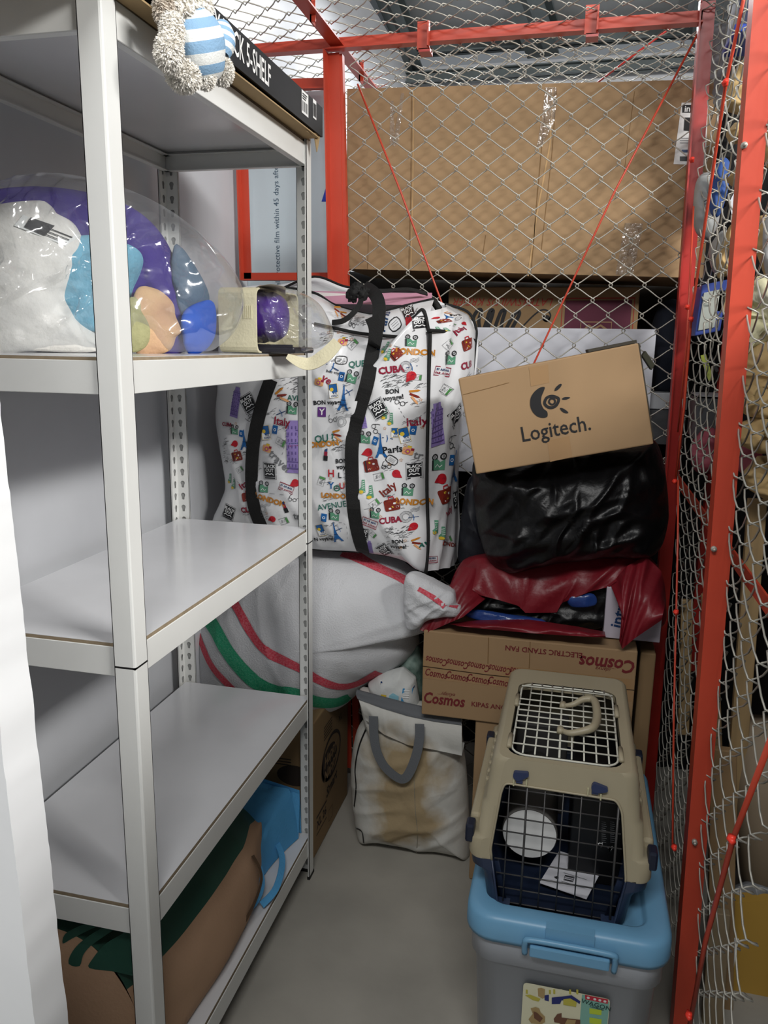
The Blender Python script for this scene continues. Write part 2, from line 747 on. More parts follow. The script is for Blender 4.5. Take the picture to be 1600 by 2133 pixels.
def lprism(mb, prof, z0, z1, mt):
    n = len(prof)
    ar = sum(prof[i][0] * prof[(i + 1) % n][1] - prof[(i + 1) % n][0] * prof[i][1] for i in range(n))
    if ar < 0:
        prof = prof[::-1]
    tr = tessellate_polygon([[V((a, b, 0)) for a, b in prof]])
    vs = [(a, b, z0) for a, b in prof] + [(a, b, z1) for a, b in prof]
    fs = [(i, (i + 1) % n, n + (i + 1) % n, n + i) for i in range(n)]
    fs += [tuple(t) for t in tr] + [tuple(i + n for i in t) for t in tr]
    mb.add(vs, fs, mt)


def keyloop(cx, cz, w=.011, h=.019):
    o = []
    for i in range(8):
        a = PI * i / 7
        o.append((cx + w / 2 * math.cos(a), cz + h * .12 + w / 2 * math.sin(a)))
    o += [(cx - w * .30, cz - h * .18), (cx - w * .28, cz - h * .42), (cx, cz - h * .5), (cx + w * .28, cz - h * .42), (cx + w * .30, cz - h * .18)]
    return o


def post(cx, cy, sx, sy, z0, z1, name_label=None, foot=False):
    """L post, outer corner at cx,cy; flanges run to -sx and -sy side (inward directions dx,dy)"""
    mb = MB()
    t = .0016
    c_ = .0035
    lprism(mb, [(cx + sx * a, cy + sy * b) for a, b in ((c_, 0), (FL, 0), (FL, t), (c_ + .001, t), (t, c_ + .001), (t, FL), (0, FL), (0, c_), (c_ * .3, c_ * .3))], z0, z1, M_rack)
    # inner leaf with keyhole slots, set 4 mm in
    g = .0042
    k0 = math.ceil((z0 + .014) / .03)
    k1 = int((z1 - .014) / .03)
    holes = [keyloop(FL * .52, k * .03) for k in range(k0, k1 + 1)]
    outer = [(g, z0), (FL, z0), (FL, z1), (g, z1)]
    for k in range(k0, k1 + 1):
        a, b = k * .03 - .015, k * .03 + .015
        if k == k0: a = z0
        if k == k1: b = z1
        oo = [(g, a), (FL, a), (FL, b), (g, b)]
        hl = keyloop(FL * .52, k * .03)
        polyhole(mb, oo, [hl], lambda p, q, d: V((cx + sx * p, cy + sy * g, q)), M_rack)
        polyhole(mb, oo, [hl], lambda p, q, d: V((cx + sx * g, cy + sy * p, q)), M_rack)
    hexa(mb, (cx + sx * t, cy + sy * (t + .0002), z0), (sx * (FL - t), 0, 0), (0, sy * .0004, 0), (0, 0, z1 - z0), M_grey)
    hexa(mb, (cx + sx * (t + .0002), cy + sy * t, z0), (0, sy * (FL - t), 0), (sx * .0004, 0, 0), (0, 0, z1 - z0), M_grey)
    hexa(mb, (cx + sx * FL, cy, z0), (sx * -.0012, 0, 0), (0, sy * g, 0), (0, 0, z1 - z0), M_rack)
    hexa(mb, (cx, cy + sy * FL, z0), (sx * g, 0, 0), (0, sy * -.0012, 0), (0, 0, z1 - z0), M_rack)
    return mb.build('post', rack)


M_joint = mat('joint_black', '#101010', 0.6)
for cx, cy, sx, sy in ((RX, RY, -1, 1), (RX, RY + RL, -1, -1), (RX - RD, RY, 1, 1), (RX - RD, RY + RL, 1, -1)):
    lo = post(cx, cy, sx, sy, .004, .8985)
    up = post(cx, cy, sx, sy, .9015, 1.795)
    mb = MB()
    hexa(mb, (cx, cy, .8985), (sx * FL, 0, 0), (0, sy * .0045, 0), (0, 0, .003), M_joint)
    hexa(mb, (cx, cy, .8985), (0, sy * FL, 0), (sx * .0045, 0, 0), (0, 0, .003), M_joint)
    mb.build('post_joint', rack)
    mb = MB()
    hexa(mb, (cx + sx * -.001, cy + sy * -.001, 0), (sx * (FL + .002), 0, 0), (0, sy * .007, 0), (0, 0, .008), M_joint)
    hexa(mb, (cx + sx * -.001, cy + sy * -.001, 0), (0, sy * (FL + .002), 0), (sx * .007, 0, 0), (0, 0, .008), M_joint)
    mb.build('post_foot', rack)


def beamp(p, d, inn, zb):
    """shelf beam: outer face at p along d, lip inwards"""
    mb = MB()
    d, inn = V(d), V(inn)
    rhexa(mb, V((p[0], p[1], zb)), d, inn * .0022, V((0, 0, BH)), M_rack, .0008, 1)
    hexa(mb, V((p[0], p[1], zb)) + inn * .0022, d, inn * .012, V((0, 0, .0016)), M_rack)
    hexa(mb, V((p[0], p[1], zb + BH - .012)) + inn * .0022, d, inn * .012, V((0, 0, .0016)), M_rack)
    return mb.build('shelf_beam', rack)


for zb in ZB:
    e = .0046
    beamp((RX - e, RY + e + .002, 0), (0, RL - 2 * e - .004, 0), (-1, 0, 0), zb)
    beamp((RX - RD + e, RY + e + .002, 0), (0, RL - 2 * e - .004, 0), (1, 0, 0), zb)
    beamp((RX - RD + e + .002, RY + e, 0), (RD - 2 * e - .004, 0, 0), (0, 1, 0), zb)
    beamp((RX - RD + e + .002, RY + RL - e, 0), (RD - 2 * e - .004, 0, 0), (0, -1, 0), zb)
    mb = MB()
    zt = zb + BH + .005
    x0, x1, y0, y1 = RX - RD + .008, RX - .008, RY + .008, RY + RL - .008
    box(mb, x0, x1, y0, y1, zt - .009, zt - .0006, M_mdf)
    hexa(mb, (x0, y0, zt - .0006), (x1 - x0, 0, 0), (0, y1 - y0, 0), (0, 0, .0006), M_board)
    hexa(mb, (x0, y0, zt - .0096), (x1 - x0, 0, 0), (0, y1 - y0, 0), (0, 0, .0006), M_board)
    mb.build('shelf_board', rack)
ZT = [z + BH + .005 for z in ZB]

# ------------------------------------------------------------------ red cage with chain-link
def chainlink(mb, o, eu, ev, W, H, a=.0415, b=.0375, r=.0018, d=.004, wob=0.0, seed=1.0, warp=None, n=4):
    eu, ev = V(eu).normalized(), V(ev).normalized()
    en = eu.cross(ev).normalized()
    o = V(o)
    nk = int(W / a)
    nj = int(H / b)
    for k in range(nk):
        pts = []
        for j in range(nj + 1):
            right = (j + k) % 2 == 0
            u0 = k * a - .10 * a if not right else (k + 1) * a + .10 * a
            u1 = (k + 1) * a + .10 * a if not right else k * a - .10 * a
            sg = 1 if right else -1
            for t, dd in ((0, 0), (.08, .8), (.30, 1), (.70, 1), (.92, .8)):
                if j == nj and t > 0:
                    break
                tt = t if t in (0,) else t
                uu = u0 + (u1 - u0) * (.02 if t == .08 else (.98 if t == .92 else t)) if t else u0
                pts.append((uu, (j + t) * b, sg * d * dd))
        P = []
        for uu, vv, nn in pts:
            if wob:
                uu2 = uu + wob * noise.noise(V((uu * 5, vv * 5, seed)))
                vv2 = vv + wob * noise.noise(V((uu * 5, vv * 5, seed + 9)))
                nn += wob * 1.5 * noise.noise(V((uu * 3, vv * 3, seed + 20)))
                uu, vv = uu2, vv2
            if warp:
                uu, vv, nn = warp(uu, vv, nn)
            P.append(o + eu * uu + ev * vv + en * nn)
        tube(mb, P, r, M_wire, n)


FY = 2.2


def lbar(mb, p, q, a, b, t=.004, mt=None):
    """angle iron from p to q with legs a and b (vectors)"""
    p, q, a, b = V(p), V(q), V(a), V(b)
    mt = mt or M_red
    an, bn = a.normalized() * t, b.normalized() * t
    prof = [V((0, 0, 0)), a, a + bn, an + bn, an + b, b]
    vs = [p + w for w in prof] + [q + w for w in prof]
    fs = [(i, (i + 1) % 6, 6 + (i + 1) % 6, 6 + i) for i in range(6)]
    fs += [(0, 1, 2, 3), (0, 3, 4, 5), (6, 9, 8, 7), (6, 11, 10, 9)]
    if a.cross(b).dot(q - p) > 0:
        pass
    mb.add(vs, fs, mt)


cage = thing('cage_back_panel', 'red angle-iron cage panel with chain-link mesh across the far end of the aisle', 'cage panel', (-.2, FY, 0))
PXL = at(700, 400, y=FY).x
def pbar(name, u0, v0, u1, v1, w, parent=cage, y=FY, a=(1, 0, 0), b=(0, -1, 0), mt=None, ext=0.0, wb=None):
    p, q = at(u0, v0, y=y), at(u1, v1, y=y)
    q = q + (q - p).normalized() * ext
    mb = MB()
    lbar(mb, p, q, V(a) * w, V(b) * (wb or w), mt=mt)
    return mb.build(name, parent)
# left post pair (two angles back to back), right post
pbar('post', 681, 112, 690, 560, .036, ext=1.52)
pbar('post', 713, 112, 724, 560, -.020, ext=1.52)
pr = at(1447, 100, y=FY)
mb = MB()
lbar(mb, (pr.x, FY, 2.17), (pr.x + .035, FY, 0), (.038, 0, 0), (0, -.038, 0), mt=M_red2)
mb.build('post', cage)
# top rail
tl, tr_ = at(525, 116, y=FY), at(1466, 42, y=FY)
tl2 = at(690, 107, y=FY)
mb = MB(); lbar(mb, (tl.x - .08, FY, 2.117), (tr_.x - .004, FY, 2.117), (0, 0, .034), (0, -.030, 0)); mb.build('rail', cage)
mb = MB(); lbar(mb, at(596, 190, y=FY), at(683, 188, y=FY), (0, 0, .030), (0, -.02, 0)); mb.build('rail', cage)
# left small frame
mb = MB(); lbar(mb, at(494, 170, y=FY), at(507, 585, y=FY), (.026, 0, 0), (0, -.026, 0)); mb.build('stile', cage)
mb = MB(); lbar(mb, at(507, 585, y=FY), at(690, 585, y=FY), (0, 0, .022), (0, -.022, 0)); mb.build('rail', cage)
# clips
for u, v in ((882, 75), (1233, 42)):
    p = at(u, v, y=FY - .035)
    mb = MB()
    hexa(mb, p + V((-.016, 0, -.030)), (.032, 0, 0), (0, .004, 0), (0, 0, .064), M_red)
    hexa(mb, p + V((.012, 0, -.026)), (.004, 0, 0), (0, -.014, 0), (0, 0, .056), M_red)
    hexa(mb, p + V((-.012, .0, -.036)), (.030, 0, 0), (0, .04, 0), (0, 0, .008), M_red2)
    mb.build('clip', cage)
mb = MB()
chainlink(mb, (at(728, 300, y=FY).x, FY + .006, .02), (1, 0, 0), (0, 0, 1), .92, 2.10, wob=.004, seed=3)
mb.build('wire_mesh', cage)
def redwire(pts, r, name, parent, mt=None):
    mb = MB(); tube(mb, pts, r, mt or M_red, 6); return mb.build(name, parent)
redwire([at(745, 175, y=FY - .012), at(835, 400, y=FY - .02), at(920, 630, y=FY - .012), at(960, 760, y=FY - .01)], .0028, 'tension_wire', cage)
redwire([at(1459, 60, y=FY - .012), at(1280, 400, y=FY - .02), at(1110, 762, y=FY - .012), at(1050, 880, y=FY - .01)], .0028, 'tension_wire', cage)
redwire([at(1420, 40, y=FY + .3), at(1300, 130, y=FY + .4), at(1245, 172, y=FY + .45)], .003, 'tension_wire', cage, M_red2)

side = thing('cage_side_panel', 'red angle-iron cage panel with chain-link mesh along the right side of the aisle', 'cage panel', (.24, 1.6, 0))
mb = MB()
NPY = 1.42
p0, p1 = at(1405, 2100, y=NPY), at(1570, 0, y=NPY)
dv = (p1 - p0) / (p1.z - p0.z)
pA, pB = p0 - dv * p0.z, p0 + dv * (2.14 - p0.z)
lbar(mb, pA, pB, (0, .042, 0), (.034, 0, 0))
mb.build('post', side)
for u, v in ((1550, 303), (1487, 1143), (1447, 1753)):
    p = at(u, v, y=NPY - .002)
    mb = MB()
    tube(mb, [p + V((0, .004, 0)), p + V((0, -.004, 0))], .005, M_wire, 8)
    tube(mb, [p + V((0, -.004, 0)), p + V((0, -.009, 0))], .003, M_wire, 6)
    mb.build('bolt', side)
mb = MB()
def sx_(z): return .262 - .022 * z
def wside(uu, vv, nn):
    # wires are bunched towards the floor, stretched higher up
    return uu, vv, nn + (sx_(vv) - .24) * -1.0
chainlink(mb, (.285, 2.15, .0), (0, -1, 0), (0, 0, 1), 1.12, 2.12, a=.052, b=.046, r=.0017, d=.010, wob=.008, seed=11, warp=lambda a, b, c: (a, b, c + (sx_(b) - .243) * -1.0))
mb.build('wire_mesh', side)
def sp(u, v, off=-.012):
    # on the side panel plane, slightly aisle-side
    p = at(u, v, x=.24)
    for _ in range(3):
        p = at(u, v, x=sx_(p.z) + off)
    return p
redwire([sp(1549, 0), sp(1512, 175), sp(1440, 660), sp(1425, 850), sp(1408, 1000)], .0028, 'tension_wire', side)
redwire([sp(1413, 1000), sp(1412, 1130), sp(1409, 1270), sp(1404, 1480), sp(1401, 1760)], .0022, 'tension_wire', side)
redwire([sp(1610, 1530, .012), sp(1528, 1745, .012), sp(1470, 1960, .012), sp(1436, 2140, .012)], .0042, 'tension_wire', side)
redwire([sp(1445, 430), sp(1430, 720), sp(1412, 900)], .002, 'tension_wire', side)
for u, v in ((1512, 172), (1440, 665), (1525, 1748), (1405, 1765), (1436, 2115), (1409, 1275), (1442, 333), (1406, 1003), (1432, 640)):
    p = sp(u, v, -.014)
    mb = MB()
    tube(mb, [p + V((0, -.009, .001)), p + V((-.003, 0, 0)), p + V((0, .009, -.001))], .004, mat('red_tie', '#f04030', 0.4), 6)
    tube(mb, [p + V((0, 0, .005)), p + V((0, 0, -.005))], .0045, MATS['red_tie'], 6)
    mb.build('wire_tie', side)
mb = MB()
hexa(mb, at(1412, 990, y=2.18), at(1640, 1300, x=.32) - at(1412, 990, y=2.18), V((0, 0, -.028)), V((.004, 0, 0)), M_red)
mb.build('brace', side)

roof = thing('cage_roof_mesh', 'chain-link mesh roof stretched over red angle bars above the aisle', 'mesh roof', (0, 2.2, 2.14))
mb = MB()
chainlink(mb, (-.95, 1.5, 2.155), (0, 1, 0), (1, 0, 0), 1.25, 2.2, a=.0375, b=.0415, r=.0016, d=.004, wob=.008, seed=21)
mb.build('wire_mesh', roof)
mb = MB()
chainlink(mb, (-.95, 2.76, 2.15), (0, 1, 0), (1, 0, 0), .9, 2.2, a=.0375, b=.0415, r=.0016, d=.004, wob=.012, seed=25)
mb.build('wire_mesh', roof)
mb = MB()
a0 = at(700, 98, y=FY - .02)
lbar(mb, (a0.x - .018, 1.3, 2.128), (a0.x - .018, 3.0, 2.128), (.036, 0, 0), (0, 0, .036))
mb.build('rail', roof)
for y in (1.98, 2.42):
    mb = MB()
    hexa(mb, (a0.x - .004, y, 2.112), (.004, 0, 0), (0, .030, 0), (0, 0, .054), M_red)
    hexa(mb, (a0.x - .004, y, 2.112), (.014, 0, 0), (0, .004, 0), (0, 0, .054), M_red)
    mb.build('clip', roof)
# ------------------------------------------------------------------ things on the rack
# flat black carton on top of the rack
M_bbox = mat('black_carton', '#151618', 0.6, var=0.3, vs=10, hex2='#24252a', spec=0.25)
M_wht = mat('white_print', '#e8e8e6', 0.6)
M_tan = mat('carton_inside', '#a68d66', 0.8, var=.15, vs=12)
t = thing('flat_carton', 'long flat black carton with white lettering lying on top of the rack, overhanging its edge', 'box', (-.75, 1.35, 1.79))
FX = -.562
A_ = at(672, 286, x=FX); B_ = at(480, 160, x=FX); Ct = at(659, 208, x=FX); Dt = at(437, 42, x=FX)
yb = A_.y
ztop = at(640, 200, x=FX).z
z0b = ZT[4] + .004
mb = MB()
# carton body, its open bottom edge sagging below the board edge
zb_ = A_.z; ztp = 1.853
y_s = .62
hexa(mb, (FX, y_s, zb_ + .0), (0, yb - y_s, 0), (-.004, 0, 0), (0, 0, ztp - zb_), M_bbox)
hexa(mb, (FX - .004, y_s, ztp - .004), (0, yb - y_s, 0), (-.30, 0, 0), (0, 0, .004), M_bbox)
hexa(mb, (FX - .004, yb - .004, zb_), (0, .004, 0), (-.30, 0, 0), (0, 0, ztp - zb_ - .004), M_bbox)
hexa(mb, (FX - .028, y_s, ZT[4]), (0, yb - y_s, 0), (-.27, 0, 0), (0, 0, .003), M_tan)
pm = planemap((FX, 0, 0), (0, 1, 0), (0, 0, 1), .0006)
def pc(u, v):
    q = at(u, v, x=FX)
    return q.y, q.z
ty, tz = pc(527, 137)
text(mb, 'DUTY RACK 5-SHELF', frame2(pm, pc(500, 125)[0] - .012, (zb_ + ztp) / 2 + .004, -2, 1.0), .052, M_wht, .012, 0, .60)
for (u, v, w, h) in ((635, 216, .040, .042), (655, 228, .022, .036)):
    cy, cz = pc(u, v)
    poly(mb, [(cy - w / 2, cz - h / 2), (cy + w / 2, cz - h / 2), (cy + w / 2, cz + h / 2), (cy - w / 2, cz + h / 2)], pm, M_wht)
    pm2 = planemap((FX, 0, 0), (0, 1, 0), (0, 0, 1), .0010)
    for k in range(9):
        yy = cy - w * .38 + w * .76 * k / 8
        stroke(mb, [(yy, cz - h * .4), (yy, cz + h * (.05 if w > .03 else .3))], .0012 + .001 * (k % 3 == 0), pm2, M_ink)
    if w > .03:
        for k in range(3):
            stroke(mb, [(cy - w * .4, cz + h * (.16 + .1 * k)), (cy + w * (.1 + .1 * k), cz + h * (.16 + .1 * k))], .0022, pm2, M_ink)
mb.build('carton_body', t)
mb = MB()
hexa(mb, (FX - .001, .98, ZT[4] - .006), (0, yb - 1.0, .006), (-.03, 0, 0), (0, 0, .0025), M_tan)
fl = [(FX - .004, yb - .10, ZT[4] - .004), (FX - .002, yb - .008, zb_ + .004), (FX - .008, yb - .012, zb_ - .032), (FX - .008, yb - .028, zb_ - .006)]
mb.add(fl + [V(p) + V((-.002, 0, 0)) for p in fl], [(0, 1, 2, 3), (7, 6, 5, 4), (0, 4, 5, 1), (1, 5, 6, 2), (2, 6, 7, 3), (3, 7, 4, 0)], M_tan)
mb.build('cardboard_flap', t, 'brown cardboard flap')

# plush bear hanging over the shelf edge
M_fur = mat('cream_fur', '#f4f0e8', 0.95, var=0.1, vs=35, hex2='#d8d0c4', sheen=.5, spec=.1)
M_fur2 = mat('fur_shade', '#cfc5b8', 0.95, spec=.1)
M_sb = mat('stripe_blue', '#86a8c6', 0.9, bump=.3, bs=300, spec=.1)
M_sw = mat('stripe_white', '#dfe1de', 0.9, bump=.3, bs=300, spec=.1)


def fuzz(mb, c, rx, ry, rz, mt, seed, n=900, L=.007, rot=None, clump=.0022, amp=.10, nu=40, nv=24, w=.0011, tuft=True):
    """furry ellipsoid: lumpy surface plus thousands of little tufts"""
    c = V(c)
    R = rot or Matrix.Identity(3)
    def srf(s, tt, e=0.0):
        th = 2 * PI * s
        ph = PI * tt
        d = V((math.sin(ph) * math.cos(th), math.sin(ph) * math.sin(th), math.cos(ph)))
        k = 1 + amp * noise.noise(d * 2.2 + V((seed, 0, 0))) + amp * .5 * noise.noise(d * 7 + V((0, seed, 0)))
        return c + R @ V((d.x * rx * (k + e), d.y * ry * (k + e), d.z * rz * (k + e))), (R @ V((d.x / rx, d.y / ry, d.z / rz))).normalized()
    grid(mb, lambda s, q: srf(s, 1 - q)[0], nu, nv, mt, wrapu=True)
    if tuft:
        rr = random.Random(seed)
        vs = []
        fs = []
        for i in range(n):
            s, q = rr.random(), math.acos(1 - 2 * rr.random()) / PI
            p, nr_ = srf(s, q)
            tg = nr_.orthogonal().normalized()
            tg = Matrix.Rotation(rr.random() * 6.28, 3, nr_) @ tg
            tip = p + nr_ * L * (.6 + .6 * rr.random()) + (tg + V((0, 0, -.7))) * L * .5
            sd = nr_.cross(tg) * w * 2
            k = len(vs)
            vs += [p - sd, p + sd, tip]
            fs.append((k, k + 1, k + 2))
        mb.add(vs, fs, mt, True)


def bx_(u, v, x): return at(u, v, x=x)
bear = thing('plush_bear', 'cream plush bear in a blue and white striped shirt hanging over the top shelf edge', 'soft toy', (-.53, 1.14, 1.72))
XB = -.53
mb = MB()
fuzz(mb, at(412, 98, x=XB) + V((-.010, .004, 0)), .026, .030, .036, M_fur, 3, n=500, L=.004)
fuzz(mb, at(385, 22, x=XB) + V((-.012, .004, .004)), .028, .036, .034, M_fur, 5, n=3200, L=.0045)
fuzz(mb, at(425, 18, x=XB) + V((-.020, .004, .006)), .026, .030, .032, M_fur, 6, n=2200, L=.0045)
mb.build('body', bear)
mb = MB()
fuzz(mb, at(343, 22, x=XB - .004), .011, .014, .018, M_fur2, 8, n=1400, L=.004)
mb.build('ear', bear)
for (u, v, rx, ry, rz, sd, nm) in ((352, 108, .015, .015, .021, 11, 'arm'), (382, 157, .019, .021, .017, 13, 'leg'), (462, 146, .014, .014, .017, 14, 'leg'), (428, 160, .011, .011, .013, 15, 'tail')):
    mb = MB()
    fuzz(mb, at(u, v, x=XB + .012), rx, ry, rz, M_fur, sd, n=2400, L=.0045)
    if nm == 'arm':
        fuzz(mb, at(358, 66, x=XB + .008), .013, .013, .022, M_fur, 19, n=1800, L=.0045)
    mb.build(nm, bear)
mb = MB()
sc = at(413, 97, x=XB + .004)
def shirt(s, q):
    th = 2 * PI * s
    ph = PI * (.06 + .90 * q)
    k = 1 + .05 * noise.noise(V((math.cos(th) * 2, math.sin(th) * 2, q * 4)))
    p = V((math.sin(ph) ** .8 * math.cos(th) * .035 * k, math.sin(ph) ** .8 * math.sin(th) * .042 * k, -math.cos(ph) * .046))
    return sc + Matrix.Rotation(math.radians(24), 3, 'X') @ p
def smat(i):
    return M_sb if int(i) % 2 == 0 else M_sw
for i in range(9):
    grid(mb, lambda s, q: shirt(s, (i + q) / 9), 48, 4, smat(i), wrapu=True)
shb = mb.build('striped_shirt', bear)
mb = MB()
sl = at(461, 82, x=XB + .012)
for i in range(7):
    def slv(s, q):
        th = 2 * PI * s
        k = (i + q) / 7
        r = .020 * math.sin(PI * (.10 + .72 * k)) ** .7
        return sl + Matrix.Rotation(math.radians(-16), 3, 'X') @ V((math.cos(th) * r, math.sin(th) * r, .024 - .048 * k))
    grid(mb, slv, 24, 3, smat(i), wrapu=True)
mb.build('sleeve', shb)

# ---- second shelf: clear plastic bag of soft toys
Z2 = ZT[3] + .0005
M_wf = mat('white_fur', '#e8e6e0', 0.95, var=0.18, vs=22, hex2='#b5b2a8', sheen=.3, spec=.1, bump=.5, bs=120)
M_lb = mat('pale_blue_plush', '#7fbbd4', 0.9, var=.15, vs=30, bump=.5, bs=150, spec=.1)
M_pu = mat('purple_fabric', '#4a3a8c', 0.85, var=.3, vs=9, hex2='#2e2560', bump=.4, bs=90, spec=.15)
M_or = mat('peach_plush', '#cfa888', 0.9, var=.35, vs=20, hex2='#e8c890', bump=.5, bs=120, spec=.1)
M_gb = mat('slate_plush', '#5d7286', 0.9, var=.3, vs=16, hex2='#3f5064', bump=.5, bs=120, spec=.1)
M_db = mat('bright_blue_cloth', '#2c5fc8', 0.8, var=.15, vs=14, bump=.2, bs=90, spec=.2)
M_ol = mat('olive_plush', '#b3b184', 0.9, var=.2, vs=40, bump=.5, bs=150, spec=.1)

KX = .95
def on_shelf(pts, y):
    """outline on the oblique plane the bag lies along (offset y), kept on or above the shelf board"""
    o = []
    for a, b in pts:
        p = atp(a, b, y + .90 * KX, KX)
        o.append((max(min(p.x, 9), -.925), max(p.z, Z2 + .002)))
    return o

def toyblob(name, label, cat, pts, y, df, db, mt, fine=.006, fs=40, p=2.2, part=None, **kw):
    ol_ = on_shelf(pts, y)
    b = Blob(ol_, y, df, db, p=p, fine=fine, fs=fs, kx=KX, **kw)
    b.y0 = y + .90 * KX + KX * b.c[0]
    mb = MB()
    b.mesh(mb, mt, nr=22)
    if part:
        part(mb, b)
    o = mb.build(name)
    tag(o, label, cat)
    return o, b

def wp(mb, b):
    # small sewn care label on the white toy
    mp = b.map(.004)
    fr = frame2(mp, b.hit(100, 482).x, b.hit(100, 482).z, -22)
    poly(mb, [(-.03, -.008), (.024, -.012), (.026, .010), (-.03, .011)], fr, M_sw)
    fr2 = frame2(b.map(.005), b.hit(88, 474).x, b.hit(88, 474).z, -22)
    poly(mb, [(-.013, -.007), (.010, -.009), (.010, .009), (-.013, .009)], fr2, M_ink)
    text(mb, 'C', frame2(b.map(.0056), b.hit(85, 474).x, b.hit(85, 474).z, -22), .013, M_sw)
    for k in range(3):
        stroke(mb, [(-.004, .004 - .005 * k), (.018, .002 - .005 * k)], .0012, frame2(b.map(.0055), b.hit(112, 484).x, b.hit(112, 484).z, -22), M_ink)

toyblob('white_plush_toy', 'large white fluffy toy with a small sewn label inside the clear bag', 'soft toy',
        [(-60, 440), (0, 425), (60, 418), (95, 420), (110, 440), (150, 465), (172, 520), (165, 570), (150, 610), (160, 660), (190, 700), (200, 732), (60, 738), (-60, 738)], 1.10, .035, .05, M_wf, p=2.6, part=wp, wr=.006, ws=(8, 5), seed=4)
toyblob('blue_plush_toy', 'pale blue fluffy toy beside the white one, behind the near rack post', 'soft toy',
        [(150, 500), (200, 490), (270, 510), (292, 535), (280, 580), (262, 640), (240, 685), (190, 690), (150, 670), (128, 610), (135, 545)], 1.12, .04, .05, M_lb, p=2.2, seed=6)
toyblob('purple_blanket', 'folded purple blanket arching over the toys in the clear bag', 'blanket',
        [(-40, 400), (60, 388), (160, 396), (250, 420), (310, 460), (350, 520), (370, 600), (382, 690), (385, 732), (280, 736), (120, 560), (-40, 430)], 1.16, .03, .05, M_pu, p=3, wr=.012, ws=(18, 4), wa=-.6, cen=(atp(300, 600, 1.16 + .9 * KX, KX).x, atp(300, 600, 1.16 + .9 * KX, KX).z), seed=9)
toyblob('peach_plush_toy', 'peach and yellow soft toy low in the clear bag beside the near post', 'soft toy',
        [(285, 610), (320, 600), (352, 625), (358, 655), (372, 690), (360, 705), (345, 735), (285, 738)], 1.10, .035, .04, M_or, p=2.2, fine=.008, fs=30, seed=12)
toyblob('olive_plush_toy', 'small olive green soft toy pressed against the near rack post', 'soft toy',
        [(270, 625), (295, 630), (312, 665), (314, 705), (295, 728), (270, 725)], 1.075, .02, .03, M_ol, p=2.2, seed=14)
toyblob('slate_plush_toy', 'slate blue soft toy between the purple blanket and the clear bag end', 'soft toy',
        [(365, 510), (385, 530), (415, 580), (430, 620), (425, 650), (395, 670), (375, 640), (362, 580)], 1.17, .03, .04, M_gb, p=2.2, fine=.008, seed=17)
toyblob('blue_cloth_bundle', 'bright blue folded cloth standing at the end of the clear bag', 'cloth',
        [(385, 655), (430, 625), (442, 640), (440, 700), (420, 732), (392, 736)], 1.15, .03, .04, M_db, p=3, wr=.01, seed=19)

M_film = film('clear_bag_film', '#e6e8ec', haze=.05, rough=.12, bs=9, strength=.9, base=.05)
b = Blob(on_shelf([(-90, 400), (0, 384), (120, 362), (240, 385), (340, 430), (430, 500), (480, 560), (503, 620), (490, 680), (450, 722), (400, 738), (150, 741), (-90, 741)], 1.14), 1.14, .11, .10, kx=KX,
         p=3.0, wr=.022, ws=(20, 5), wa=-.8, seed=31, fine=.010, fs=38, n=260)
b.y0 = 1.14 + .90 * KX + KX * b.c[0]
mb = MB()
b.mesh(mb, M_film, nr=40)
tag(mb.build('clear_plastic_bag'), 'big crinkled clear plastic bag full of soft toys on the second shelf', 'plastic bag')

# ---- cream fabric storage box on its side, purple tub and clear bag inside
M_cr = mat('cream_fabric', '#d6cfb0', 0.75, var=.12, vs=18, hex2='#b8b08e', bump=.25, bs=200, spec=.2)
t = thing('fabric_storage_box', 'cream fabric storage box lying on its side at the far end of the second shelf', 'storage box', (-.68, 1.60, Z2))
yb0, yb1 = 1.475, 1.72
xl, xr = at(455, 650, y=yb0).x, at(533, 650, y=yb0).x
zt = at(505, 597, y=yb0).z
mb = MB()
sec = roundpoly([(yb0, Z2 + .001), (yb1, Z2 + .001), (yb1, zt), (yb0, zt)], .02)
n = len(sec)
cyc, czc = (yb0 + yb1) / 2, (Z2 + zt) / 2
def scl(k, x):
    return [(x, cyc + (a - cyc) * k, max(czc + (q - czc) * k, Z2 + .0006)) for a, q in sec]
xl = max(xl, -.9)
rings = [scl(1, xl), scl(1.0, xl + .04), scl(1, xr)]
inn = [scl(.955, xr), scl(.95, xl + .006)]
allr = rings + inn
vs = [p for r in allr for p in r]
fs = []
for k in range(4):
    for i in range(n):
        i2 = (i + 1) % n
        fs.append((k * n + i, (k + 1) * n + i, (k + 1) * n + i2, k * n + i2))
fs.append(tuple(range(n)))
fs.append(tuple(reversed(range(4 * n, 5 * n))))
mb.add(vs, fs, M_cr)
for k in range(5):
    yy = yb0 - .0012
    box(mb, xr - .026 + k * .004, xr - .024 + k * .004, yy, yy + .0014, zt - .06, zt - .035, M_cr)
mb.build('box_body', t)
mb = MB()
grid(mb, lambda s, q: at(533 + 62 * s, 598 - 6 * math.sin(s * PI) + 10 * s * q + 9 * q, y=yb0 + .015 + .12 * q), 12, 4, M_cr)
mb.build('upper_flap', t)
mb = MB()
hang = [at(598, 742, y=1.50), at(640, 758, y=1.50), at(675, 742, y=1.50), at(704, 712, y=1.51)]
band(mb, smoothpts([tuple(p) for p in hang], 8), .03, .0015, V((-.2, -1, .6)), M_cr, ws=[.010 + .024 * math.sin(min(1, i / 24) * PI * .75) for i in range(25)])
mb.build('lid_flap', t, 'limp cream flap hanging over the shelf edge')
